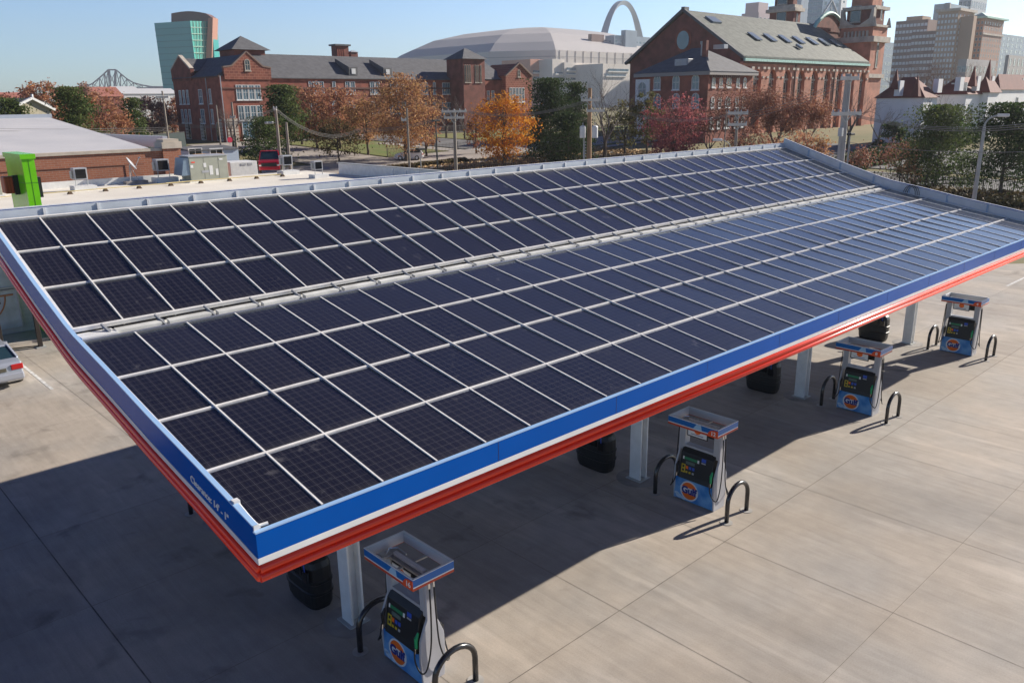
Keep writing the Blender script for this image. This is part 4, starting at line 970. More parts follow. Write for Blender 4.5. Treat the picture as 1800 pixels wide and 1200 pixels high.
tower('bluegrey_tower', 'pale blue grey stepped tower rising behind the brick hotels', 'skyscraper', 1643, 1668, 1715, 6, 900, GB, 8, 4, 8, 3.0, 3.2, GLASSB, GB)
tower('office_tower', 'pale blue tower top with dark upright slots, cut by the top edge', 'skyscraper', 1690, 1712, 1740, -30, 950, mat('pale_tower', (.38,.42,.46), .6), 8, 3, 7, 3.2, 6.0, GLASSD, LGREY)
t, c, xr_, yl = tower('brick_hotel', 'tan and brown brick hotel tower with projecting bays', 'building', 1650, 1686, 1714, 19, 560, TANB, 14, 6, 4, 1.3, 1.8, BLIND, LGREY)
MB().box(c.x-1.2, xr_+1.2, c.y-1.2, yl+1.2, c.z, c.z+1.4).build('cornice', STONE, t); MB().box(c.x+4, c.x+9, c.y-7, c.y, 4, c.z-3).build('bay', TANB, t)
for k in range(6): MB().box(c.x+2+k*2.6, c.x+3.6+k*2.6, c.y+6+k, c.y+9+k, c.z+1.4, c.z+3+1.2*(k % 3)).build('roof_plant', CG, t)
t, c, xr_, yl = tower('terracotta_tower', 'red brick office tower with green cornice at right', 'building', 1712, 1731, 1766, 32, 580, REDB, 13, 3, 8, 1.3, 1.8, GLASSB, STONE)
MB().box(c.x-2, xr_+2, c.y-2, yl+2, c.z, c.z+1.0).build('cornice', COPPER, t); hip_roof(c.x, xr_, c.y, yl, c.z+1.0, c.z+3.4, 1.2).build('roof', COPPER, t); MB().box(c.x-.6, xr_+.6, c.y-.6, c.y, c.z-9, c.z-8.2).build('string_course', STONE, t)
tower('slab_office', 'wide blue grey office block at the right edge', 'building', 1757, 1762, 1830, 60, 700, GB, 9, 0, 9, 4.0, 2.2)
tower('glass_office', 'dim blue office block peeping beside the church tower', 'building', 1540, 1552, 1574, 74, 800, GB, 6, 0, 4, 4.0, 2.4)
tower('stone_hall', 'pale stone hall with tall arched windows, far right', 'building', 1768, 1774, 1830, 97, 420, CG, 3, 0, 8, 2.2, 4.0)
tower('low_office', 'low grey office block in front of the brick towers', 'building', 1685, 1700, 1752, 104, 430, CG, 2, 2, 7, 2.2, 2.6)
tower('pink_office', 'pinkish stepped office tower with window bands', 'skyscraper', 1304, 1334, 1356, 22, 900, PINK, 9, 5, 3, 4.2, 2.4, GLASSD, WHITE)
tower('pink_office', 'upper step of the pinkish office tower', 'skyscraper', 1311, 1334, 1351, 4, 930, PINK, 4, 4, 0, 4.2, 2.4, GLASSD, WHITE)
t, c, xr_, yl = tower('glass_skyscraper', 'blue glass skyscraper with diagonal bracing behind the church', 'skyscraper', 1425, 1450, 1482, -40, 850, mat('blue_curtain_wall', (.16,.23,.32), .2, var=.2, scale=.05), 16, 3, 3, 5.0, 3.5, GLASSB, GB)
for (a, b) in (((0,0),(1,.5)),((1,.5),(0,1)),((1,0),(0,.5)),((0,.5),(1,1))):
    zA, zB = c.z*.45, c.z-3; L = xr_-c.x
    MB().bar((c.x+L*a[0], c.y-.4, zA+(zB-zA)*a[1]), (c.x+L*b[0], c.y-.4, zA+(zB-zA)*b[1]), .7, .9).build('brace', LGREY, t)
tower('glass_skyscraper', 'narrow silver blue ribbed skyscraper beside the left church tower', 'skyscraper', 1404, 1412, 1432, -40, 870, mat('silver_ribs', (.40,.46,.54), .3, var=.12, scale=.3, stretch=(1,1,.02)))
tower('glass_skyscraper', 'white balconied tower just left of the right church tower', 'skyscraper', 1478, 1482, 1492, -30, 840, WHITE, 16, 0, 1, 3.2, 2.0, GLASSD, WHITE)
tower('glass_slab', 'low glass office slab beneath the arch', 'building', 1064, 1080, 1143, 62, 1000, GB, 6, 1, 9, 5.0, 3.0)
tower('glass_slab', 'upper glass box on the office slab beneath the arch', 'building', 1092, 1100, 1120, 53, 1010, GB, 2, 0, 3, 5.0, 2.6)
tower('brick_block', 'small brown block at the left foot of the arch', 'building', 1034, 1040, 1062, 60, 980, HB)
# green glass tower with flared sides
TEAL = mat('teal_glass', (.03,.30,.27), .35, col2=(.04,.33,.30), scale=.06, spec=.9, stretch=(.2,.2,2)); TEALL = mat('teal_lit_glass', (.10,.42,.36), .15, spec=.9)  # second teal is a lighter copy, sunlight put into the right face's colour
gt_ = thing('green_glass_tower', 'flared green glass tower with brown curved crown, left skyline', 'skyscraper', (0,0,0))
D = 700; cT, cB = at(334, 37, D), at(349, 158, D)
lT = at(271, 41, D+35); lB = at(288, 158, D+32); rT = at(366, 38, D+14); rB = at(366, 158, D+14)
def slab(pts, depth, nm, m_):
    f_ = MB(); dv = dep*depth; n = len(pts); f_.v = [tuple(p) for p in pts] + [tuple(p+dv) for p in pts]; f_.f = [tuple(range(n)), tuple(range(2*n-1, n-1, -1))] + [(i, (i+1)%n, n+(i+1)%n, n+i) for i in range(n)]
    return f_.build(nm, m_, gt_)
lB.z = rB.z = cB.z = 4
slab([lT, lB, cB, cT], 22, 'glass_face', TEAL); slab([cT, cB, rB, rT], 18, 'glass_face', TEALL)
for k in range(14):
    f_ = (k+1)/15; a, b = lT.lerp(lB, f_), cT.lerp(cB, f_); MB().bar(a-dep*.1, b-dep*.1, .3, .35).build('floor_line', mat('teal_line', (.02,.20,.18), .3), gt_)
    a, b = cT.lerp(cB, f_), rT.lerp(rB, f_); MB().bar(a-dep*.2, b-dep*.2, .4, .5).build('floor_line', mat('mullion_pale', (.28,.46,.36), .4), gt_)
for k in range(1, 6):
    a, b = cT.lerp(rT, k/6), cB.lerp(rB, k/6); MB().bar(a-dep*.2, b-dep*.2, .35, .35).build('mullion', MATS['mullion_pale'], gt_)
BRN = mat('crown_brown', (.16,.08,.07), .6); BRNL = mat('fin_terracotta', (.40,.20,.14), .6)
pts = [at(301, 44, D+25)] + [at(301+ (372-301)*u, 24-4*math.sin(math.pi*min(1,u*1.15))+ (7 if u > .9 else 0)*u, D+25) for u in (0,.12,.25,.4,.55,.7,.85,1)] + [at(366, 44, D+25)]
slab(pts, 14, 'crown', BRN)
slab([at(366,32,D+10), at(374,31,D+10), at(371,158,D+10), at(359,158,D+10)], 12, 'brown_fin', BRNL); slab([at(374,58,D+12), at(381,158,D+12), at(370,158,D+12)], 12, 'glass_sliver', TEAL)
# ------------------------------------------------------------------ bridge
br = thing('truss_bridge', 'distant steel cantilever truss bridge on the left horizon', 'bridge', (0,0,0))
BST = mat('bridge_steel', (.36,.33,.35), .7); Db = 1500
def P_(x, y): return at(x, y, Db)
top = [(152,152),(163,147),(175,137),(184,129),(190,123),(204,123),(212,130),(223,139),(235,146),(250,150),(268,153),(290,153)]; base_y = 155.5
def tmem(a, b, w): MB().bar(P_(*a), P_(*b), w, w).build('truss_member', BST, br)
for a, b in zip(top, top[1:]): tmem(a, b, 2.0)
tmem((150,base_y),(292,base_y-.5),2.4)
for i, (x, y) in enumerate(top[1:-1]):
    tmem((x,y),(x,base_y),1.1)
    nx = top[i+2]; tmem((x,y),(nx[0],base_y),.9); tmem((x,base_y),nx,.9)
for x in (192, 203): tmem((x,123),(x+ (3 if x < 200 else -3),168),2.2)
# far left clutter
def shed(name, label, xl, xr, yt, yb, D, wall, roof, rise=2):
    a, b = at(xl, yt, D), at(xr, yt, D); t = thing(name, label, 'building', (a.x, a.y, 4)); y0 = (a.y+b.y)/2
    xa, xb = ony(xl, yt, y0).x, ony(xr, yt, y0).x
    MB().box(xa, xb, y0, y0+18, 2, a.z-rise).build('wall', wall, t); gable_roof(xa, xb, y0, y0+18, a.z-rise, a.z, 'x').build('roof', roof, t)
RT = mat('terracotta_roof', (.38,.14,.10), .8, var=.1, scale=.2)
shed('long_shed', 'long low building with a terracotta roof on the left horizon', 124, 215, 153, 165, 420, BRICK, RT, 4)
shed('white_shed', 'long white roofed shed left of the green tower', 206, 312, 156, 168, 460, WHITE, mat('white_roof', (.6,.6,.6), .6), 2.5)
shed('white_shed', 'upper white shed on the horizon by the bridge', 203, 245, 152, 160, 520, LGREY, MATS['white_roof'], 2)
shed('low_shed', 'dark red roofed shed on the far left horizon', -60, 45, 163, 175, 400, BRICK, RT, 3)
hs = thing('tan_house', 'tan gabled house behind the left trees', 'house', (0,0,0)); q = at(62, 190, 135)
ha, hb = at(34, 183, 128), at(88, 192, 130); apx = at(52, 175, 129)
n_ = (hb-ha); n_.z = 0; L = n_.length; n_.normalize(); nn_ = Vector((-n_.y, n_.x, 0))
def hp(u, d, z): return Vector((ha.x, ha.y, 0)) + n_*u + nn_*d + Vector((0,0,z))
mb = MB(); au = (apx-ha).dot(n_)
for d in (0, 12): mb.v += [tuple(hp(0,d,2)), tuple(hp(L,d,2)), tuple(hp(L,d,hb.z)), tuple(hp(au,d,apx.z)), tuple(hp(0,d,ha.z))]
mb.f = [(0,1,2,3,4),(9,8,7,6,5)] + [(i,(i+1)%5,5+(i+1)%5,5+i) for i in range(5)]; mb.build('wall', mat('tan_siding', (.42,.38,.28), .8, var=.06), hs)
MB().bar(hp(-.3,-.2,ha.z-.1), hp(au,-.2,apx.z+.15), .5, .3).bar(hp(au,-.2,apx.z+.15), hp(L+.5,-.2,hb.z-.1), .5, .3).build('barge_board', WHITE, hs)
f_ = MB(); f_.v = [tuple(hp(-.4,-.3,ha.z)), tuple(hp(au,-.3,apx.z+.2)), tuple(hp(L+.5,-.3,hb.z)), tuple(hp(-.4,12,ha.z)), tuple(hp(au,12,apx.z+.2)), tuple(hp(L+.5,12,hb.z))]; f_.f = [(0,1,4,3),(1,2,5,4)]; f_.build('roof', SLATE, hs, fixn=False)
MB().tube([hp(au+2,3,apx.z-1), hp(au+2,3,apx.z+.7)], .15, 6).build('vent_pipe', WHITE, hs)
# ------------------------------------------------------------------ church
ch = thing('brick_church', 'great red brick church with slate roof and arched side windows', 'church', (0,0,0))
CD = 168; cc_ = at(1302, 93, CD); CX, CY = cc_.x, cc_.y; CZ = cc_.z
XE = ony(1520, 104, CY).x; YW = onx(1108, 103, CX).y; ZA = onx(1205, 22, CX).z
ZB0 = 3.4
MB().prism([(CY,ZB0),(YW,ZB0),(YW,CZ-.3),((CY+YW)/2,ZA),(CY,CZ-.3)], 'x', CX, XE).build('wall', BRICKD, ch)
ym = (CY+YW)/2
sl_ = (ZA-CZ+.3)/(ym-CY)
rf = MB().prism([(CY-1.0, CZ-.3-1.0*sl_+.05), (ym, ZA+.05), (YW+1.0, CZ-.3-sl_+.05), (YW+1.0, CZ-.3-sl_+.4), (ym, ZA+.45), (CY-1.0, CZ-.3-sl_+.4)], 'x', CX-.35, XE+.3); rf.build('roof', SLATEG, ch)
MB().box(CX-.4, XE+.3, CY-1.35, CY-.95, CZ-1.5, CZ-1.0).build('gutter', COPPER, ch)
MB().box(CX-.5, CX+1, ym-.4, ym+.4, ZA+.4, ZA+1.0).build('ridge_finial', SLATE, ch)
# gable coping
MB().bar((CX-.3,CY-1.0,CZ-.9),(CX-.3,ym,ZA+.5),.7,.5).bar((CX-.3,ym,ZA+.5),(CX-.3,YW+1.0,CZ-.9),.7,.5).build('gable_coping', SLATE, ch)
q = onx(1201, 71, CX); MB().prism([(q.y+1.45*math.cos(k*math.pi/12), q.z+1.75*math.sin(k*math.pi/12)) for k in range(24)], 'x', CX-.15, CX-.02).build('round_window', GLASSB, ch)
MB().prism([(q.y+1.95*math.cos(k*math.pi/12), q.z+2.3*math.sin(k*math.pi/12)) for k in range(24)], 'x', CX-.1, CX-.005).build('round_surround', BRICK, ch)
# side bays with arches
wc = [1325, 1352, 1377.5, 1402.5, 1426, 1449, 1470, 1491, 1510]
xs = [ony(p_, 146, CY).x for p_ in wc]; pitch = (xs[-2]-xs[0])/7; xs = [xs[0]+pitch*k for k in range(9)]
zt = ony(1377, 119, CY).z; zsp = ony(1377, 137, CY).z; zlow = ony(1377, 186, CY).z
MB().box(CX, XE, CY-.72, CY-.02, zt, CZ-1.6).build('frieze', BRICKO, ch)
MB().box(CX, XE, CY-1.0, CY-.02, CZ-1.6, CZ-1.3).build('cornice', MATS['cornice_brown'], ch); MB().box(CX, XE, CY-.85, CY-.72, zt+.5, zt+.75).build('cornice', MATS['cornice_brown'], ch)
aw = pitch*.50
for k, x in enumerate(xs):
    # spandrel with arched opening, proud of the wall
    mb = MB(); hwid = aw/2; P = [(x-pitch/2, ZB0), (x-hwid, ZB0), (x-hwid, zsp)] + [(x-hwid*math.cos(a*math.pi/10), zsp+hwid*math.sin(a*math.pi/10)) for a in range(1, 10)] + [(x+hwid, zsp), (x+hwid, ZB0), (x+pitch/2, ZB0), (x+pitch/2, zt), (x-pitch/2, zt)]
    n = len(P)
    for y in (CY-.7, CY-.01): mb.v += [(a, y, b) for a, b in P]
    mb.f = [tuple(range(n)), tuple(range(2*n-1, n-1, -1))] + [(i, (i+1)%n, n+(i+1)%n, n+i) for i in range(n)]
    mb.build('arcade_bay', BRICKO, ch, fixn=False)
    window(ch, 'S', x-.1, zlow, pitch*.30, zsp+hwid*.6-zlow, True, 7, mat('window_stone', (.5,.47,.42), .7), GLASSD, CY)
    for zz in (zsp-.5,): MB().box(x-hwid, x+hwid, CY-.12, CY-.02, zz, zz+.35).build('stone_transom', STONE, ch)
    for s in (-1, 1):
        xx = x+s*pitch*.36; MB().box(xx-.3, xx+.3, CY-.85, CY-.7, zsp-.15, zsp+.2).build('stone_capital', STONE, ch)
        MB().box(xx-.45, xx+.45, CY-.95, CY-.7, zt-.5, zt-.05).build('corbel_block', STONE, ch)
    MB().box(x-.25, x+.25, CY-.9, CY-.7, zsp+hwid+.05, zt-.1).build('keystone', STONE, ch)
for k in (3, 6): 
    xx = xs[k]-pitch/2; MB().box(xx-.12, xx+.12, CY-.95, CY-.72, ZB0, CZ-1.3).build('downpipe', MATS['cornice_brown'], ch)
# skylights
SKL = mat('skylight_glass', (.22,.26,.29), .15, spec=.9)
for k, (px, py) in enumerate(((1324,69),(1351,70),(1377,72),(1401,75),(1425,76),(1446,78),(1466,77))):
    y_ = CY+(ym-CY)*.42; z_ = CZ-.3+(ym-CY)*.42*sl_; x_ = ony(px, py, y_).x
    d = Vector((0,1,sl_)).normalized(); n_ = Vector((0,-d.z,d.y)); MB().obox(Vector((x_,y_,z_))+n_*.62, (.95,0,0), d*1.45, n_*.10).build('skylight', SKL, ch)
x_ = ony(1392, 86, CY+4).x; y_ = CY+(ym-CY)*.2; z_ = CZ+(ym-CY)*.2*sl_; MB().obox(Vector((x_,y_,z_))+n_*.5, (.5,0,0), d*.7, n_*.2).build('skylight', SKL, ch)
x_ = ony(1245, 31, ym-2.5).x; MB().obox((x_+1, ym-3.0, ZA-2.0+.6), (1.6,0,0), d*1.1, n_*.3).build('skylight', SKL, ch)
# curved east pediment with cross
ex = XE-3; pm = MB(); rr = (YW-CY)*.17
a_, b_ = ony(1422, 42, ym), ony(1478, 50, ym)
pm.prism([(a_.x+(b_.x-a_.x)*u, a_.z-1.5+3.8*math.sin(math.pi*u)**.8) for u in [i/12 for i in range(13)]], 'y', ym-1.2, ym-.2); pm.build('curved_pediment', BRICKD, ch)
MB().tube([(a_.x+(b_.x-a_.x)*u, ym-1.2, a_.z-1.3+4.0*math.sin(math.pi*u)**.8) for u in [i/12 for i in range(13)]], .45, 8).build('pediment_coping', COPPER, ch)
MB().box(a_.x, b_.x, ym-1.0, ym+1.5, ZA-6, a_.z-1.0).build('pediment_base', BRICKD, ch)
xm_ = (a_.x+b_.x)/2+.6; cz = a_.z+2.5; MB().box(xm_-.12, xm_+.12, ym-.8, ym-.6, cz, cz+2.2).box(xm_-.55, xm_+.55, ym-.8, ym-.6, cz+1.3, cz+1.55).build('cross', LGREY, ch)
# church towers: stacked stages
def ctower(xl, xc, xr, D, stages, par, yref):
    c = at(xc, yref, D); yl = onx(xl, yref, c.x).y; xr_ = ony(xr, yref, c.y).x
    if yl < c.y: yl = c.y+12
    cx, cy = (c.x+xr_)/2, (c.y+yl)/2; hx, hy = (xr_-c.x)/2, (yl-c.y)/2
    for (yt, yb, g, m_, nm) in stages:
        z1, z0 = at(xc, yt, D).z, max(ZB0, at(xc, yb, D).z)
        MB().box(cx-hx-g, cx+hx+g, cy-hy-g, cy+hy+g, z0, z1).build(nm, m_, par)
    return c, xr_, yl
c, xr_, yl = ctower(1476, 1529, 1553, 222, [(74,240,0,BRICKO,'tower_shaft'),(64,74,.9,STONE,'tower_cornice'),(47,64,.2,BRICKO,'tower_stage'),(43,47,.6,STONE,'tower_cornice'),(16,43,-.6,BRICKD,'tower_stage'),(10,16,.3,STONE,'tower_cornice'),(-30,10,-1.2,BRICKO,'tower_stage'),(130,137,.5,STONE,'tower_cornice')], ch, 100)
for (py, h, w) in ((118, 6.2, 1.1), (33, 4.0, .9), (88, 1.2, .5)):
    window(ch, 'S', (c.x+xr_)/2, at(1540, py, 222).z, w, h, False, 8, STONE, GLASSD, c.y-.01)
window(ch, 'W', (c.y+yl)/2+1, at(1500, 38, 222).z, 2.6, 3.6, False, 8, STONE, GLASSD, c.x+.55)
for s in (0, 1):
    yy = c.y-.3 if s == 0 else yl+.3; z0, z1 = at(1529, 43, 222).z, at(1529, 14, 222).z
    MB().prism([(yy, z0), (yy+(3.2 if s == 0 else -3.2)*1.0, z0), (yy+(1.0 if s == 0 else -1.0), z0+1.3), (yy+(.5 if s == 0 else -.5), z1), (yy, z1)], 'x', c.x-.9, c.x+.3).build('scroll_buttress', STONE, ch)
for dy in range(7): 
    yy = c.y+1+dy*(yl-c.y-2)/6; MB().box(c.x-.6, c.x-.2, yy-.2, yy+.2, at(1529,64,222).z, at(1529,54,222).z).build('baluster', STONE, ch)
for (xx, yy) in ((c.x-.3,c.y-.3),(xr_+.3,c.y-.3)):
    MB().tube([(xx,yy,at(1529,47,222).z+.0),(xx,yy,at(1529,47,222).z+2.2)], [.7,.15], 8).build('urn', STONE, ch)
c, xr_, yl = ctower(1352, 1394, 1406, 240, [(20,60,0,BRICKD,'tower_stage'),(14,20,.8,STONE,'tower_cornice'),(8,14,.3,STONE,'tower_cornice'),(-30,8,-.8,BRICKD,'tower_stage')], ch, 40)
for py in (44, 6): window(ch, 'W', (c.y+yl)/2, at(1394, py, 240).z, 2.8, 3.6, False, 8, STONE, GLASSD, c.x-.02)
window(ch, 'S', (c.x+xr_)/2, at(1400, 42, 240).z, .8, 2.6, False, 8, STONE, GLASSD, c.y-.02)
# rectory annex
rc = thing('brick_rectory', 'square brick rectory with hipped roof in front of the church', 'building', (0,0,0))
c = at(1246, 122, 150); yl = onx(1122, 126, c.x).y; xr_ = ony(1328, 123, c.y).x
MB().box(c.x, xr_-.8, c.y+.0, yl, 3.0, c.z-.9).build('wall', BRICK, rc)
MB().box(c.x-.7, xr_, c.y-.7, yl+.5, c.z-.9, c.z-.3).build('cornice', mat('cornice_grey', (.33,.30,.28), .7), rc)
hr = hip_roof(c.x-.2, xr_-.4, c.y-.2, yl, c.z-.3, c.z+4.0, .6, .9); hr.build('roof', SLATE, rc)
for k in range(14): xx = c.x+.4+k*.66; MB().box(xx, xx+.22, c.y-.5, c.y-.02, c.z-1.35, c.z-.9).build('bracket', mat('bracket_brown', (.18,.10,.08), .8), rc)
for r, (pt, pb) in enumerate(((136,154),(170,190),(205,225))):
    zb_, zt_ = ony(1280, pb, c.y).z, ony(1280, pt, c.y).z
    for px in (1254, 1267, 1281, 1297, 1309): window(rc, 'S', ony(px, 145, c.y).x, zb_, 1.0 if px != 1281 else 1.6, zt_-zb_, True, 11, WHITE, GLASSD, c.y)
for (pt, pb) in ((137,158),(172,190)):
    for px in (1155, 1188, 1222): q = onx(px, pb, c.x); window(rc, 'W', q.y, q.z, 1.5, 2.5, True, 11, WHITE, GLASSB, c.x)
q = onx(1130, 165, c.x); MB().box(c.x-.2, c.x, q.y-1.6, q.y+1.6, 3.5, q.z+2.5).build('white_bay', WHITE, rc); window(rc, 'W', q.y, q.z-.5, 1.9, 2.6, True, 3, WHITE, GLASSB, c.x-.2)
q = onx(1208, 112, c.x+3.4); MB().box(c.x+1.4, c.x+3.4, q.y-1.3, q.y+1.3, c.z-.2, c.z+2.0).build('roof_unit', LGREY, rc, bevel=.05); MB().box(c.x+1.36, c.x+1.4, q.y-.2, q.y+1.1, c.z+.2, c.z+1.8).build('unit_grille', GALV, rc)
MB().box(c.x+4, c.x+4.7, q.y-3.4, q.y-2.6, c.z+.5, c.z+5.0).build('chimney', BRICKD, rc); MB().tube([(c.x+4.6,q.y-2.2,c.z+1),(c.x+4.6,q.y-2.2,c.z+4.4)], .25, 8).tube([(c.x+4.6,q.y-2.2,c.z+4.4),(c.x+4.6,q.y-2.2,c.z+4.9)], .4, 8).build('flue', GALV, rc)
MB().box(c.x+6.2, c.x+7.4, q.y-5.6, q.y-3.4, c.z+3.6, c.z+4.3).build('vent_box', LGREY, rc)
# ------------------------------------------------------------------ white houses with red roofs
WH = mat('white_stucco', (.80,.80,.80), .8, var=.06, scale=.3); RR = mat('red_shingle', (.16,.045,.035), .8, var=.14, scale=.5)
HGp = 'white houses with red roofs'
def house(label, xl, xc, xr, yt, D, rise, wins, spire=None, chim=()):
    c = at(xc, yt, D); yl = onx(xl, yt, c.x).y; xr_ = ony(xr, yt, c.y).x; yl = min(yl, c.y+22)
    t = thing('white_house', label, 'house', (c.x, c.y, 3), HGp)
    MB().box(c.x, xr_, c.y, yl, 1.5, c.z).build('wall', WH, t); hip_roof(c.x, xr_, c.y, yl, c.z, c.z+rise, .35, 1.0 if (xr_-c.x) > 4 else .6).build('roof', RR, t)
    for (f, u, z, w, h) in wins:
        if f == 'S': window(t, 'S', c.x+u*(xr_-c.x), c.z-z, w, h, False, 3, LGREY, GLASSB, c.y)
        else: window(t, 'W', c.y+u*(yl-c.y), c.z-z, w, h, False, 3, LGREY, GLASSB, c.x)
    for (px, py, w) in chim:
        q = ony(px, py, c.y+(yl-c.y)*.5); MB().box(q.x-w*.7, q.x+w*.7, q.y-.4, q.y+.4, c.z+.3, q.z).build('chimney', WH if w > .6 else GALV, t)
    if spire:
        for (px, py, pb) in spire:
            q = ony(px, py, c.y+(yl-c.y)*.55); b_ = ony(px, pb, q.y); w = .6
            MB().frustum((q.x-w,q.x+w,q.y-w,q.y+w), b_.z-1, (q.x-.04,q.x+.04,q.y-.04,q.y+.04), q.z).build('pointed_turret', RR, t)
    return c, xr_, yl
house('first white house, broad shaded blank wall beside the church', 1541, 1624, 1648, 172, 148, 3.2, [('S',.5,3.5,1.2,1.5),('S',.5,8,1.2,1.5)], [(1577,122,146)], [(1582,142,1.1),(1621,146,.3),(1604,148,.25)])
house('second white house with bare trees before its wall', 1640, 1699, 1740, 166, 158, 2.8, [('S',.3,4,.9,1.6),('S',.7,4,.9,1.6),('S',.55,8,1.6,2.4)], [(1614,134,158)], [(1650,139,1.3),(1678,146,.3),(1690,152,.25)])
house('third white house with paired dark windows', 1712, 1738, 1757, 163, 164, 2.6, [('S',.35,6,1.2,2.8),('S',.7,5.4,1.2,2.8),('S',.9,3,.6,1.2)], [(1714,116,141),(1741,105,139)], [(1688,136,1.2),(1718,134,1.0),(1743,134,1.0),(1696,145,.25)])
house('shaded white house cut by the right picture edge', 1742, 1756, 1840, 158, 195, 3.0, [('S',.38,3,1.2,1.5),('S',.62,3,1.2,1.5),('S',.38,6.5,1.2,1.5)], None, [(1797,138,.9)])
# ------------------------------------------------------------------ trees
def leafmat(name, c, c2, isl=.38):
    M = mat(name, c, .7, col2=c2, scale=.45, island=isl, detail=6, spec=.2)
    n = M.node_tree.nodes; l = M.node_tree.links; b = n['Principled BSDF']; o = n['Material Output']
    if 'Translucent BSDF' not in n:
        tb = n.new('ShaderNodeBsdfTranslucent'); ms = n.new('ShaderNodeMixShader'); ms.inputs[0].default_value = .38
        src = b.inputs['Base Color'].links[0].from_socket; l.new(src, tb.inputs[0]); l.new(b.outputs[0], ms.inputs[1]); l.new(tb.outputs[0], ms.inputs[2]); l.new(ms.outputs[0], o.inputs[0])
    return M
LM = {'pine': leafmat('pine_needles', (.06,.10,.025), (.12,.14,.045)), 'dark': leafmat('dark_evergreen', (.025,.05,.015), (.06,.085,.025)),
      'yellowgreen': leafmat('yellow_green_leaves', (.10,.115,.03), (.16,.12,.045)), 'rust': leafmat('rust_leaves', (.46,.21,.12), (.34,.16,.09)),
      'tan': leafmat('tan_leaves', (.50,.27,.14), (.36,.19,.08)), 'orange': leafmat('orange_leaves', (.66,.29,.03), (.48,.15,.02)),
      'magenta': leafmat('crimson_leaves', (.42,.11,.13), (.30,.11,.10)), 'redbrown': leafmat('red_brown_leaves', (.36,.15,.10), (.27,.13,.08)),
      'olive': leafmat('olive_leaves', (.12,.10,.04), (.17,.11,.05)), 'brownpink': leafmat('faded_pink_leaves', (.40,.22,.18), (.30,.17,.13))}
def branch(mb, p, d, L, r, depth, rg, spread, tips, seg=3):
    pts = [p]; q = p.copy(); dd = d.copy()
    for k in range(seg):
        dd = (dd + Vector((rg.uniform(-.22,.22), rg.uniform(-.22,.22), rg.uniform(-.05,.14)))).normalized(); q = q + dd*L/seg; pts.append(q.copy())
    mb.tube(pts, [r*(1-.45*i/seg) for i in range(seg+1)], 5 if depth > 2 else 3, cap=False)
    if depth == 0: tips.append(q); return
    n = rg.choice((2,3,3)) if depth > 1 else rg.choice((3,4))
    for k in range(n):
        a = rg.uniform(0, 6.283); u = dd.cross(Vector((0,0,1)));
        if u.length < .1: u = Vector((1,0,0))
        u.normalize(); w = dd.cross(u); nd = (dd + (u*math.cos(a)+w*math.sin(a))*spread*rg.uniform(.6,1.2)).normalized()
        s_ = pts[rg.choice((1,2,3))] if k else q
        branch(mb, s_, nd, L*rg.uniform(.6,.8), r*.5, depth-1, rg, spread, tips)
TG = {'pine': 'evergreen trees', 'dark': 'evergreen trees', 'yellowgreen': 'half bare autumn trees', 'olive': 'half bare autumn trees'}
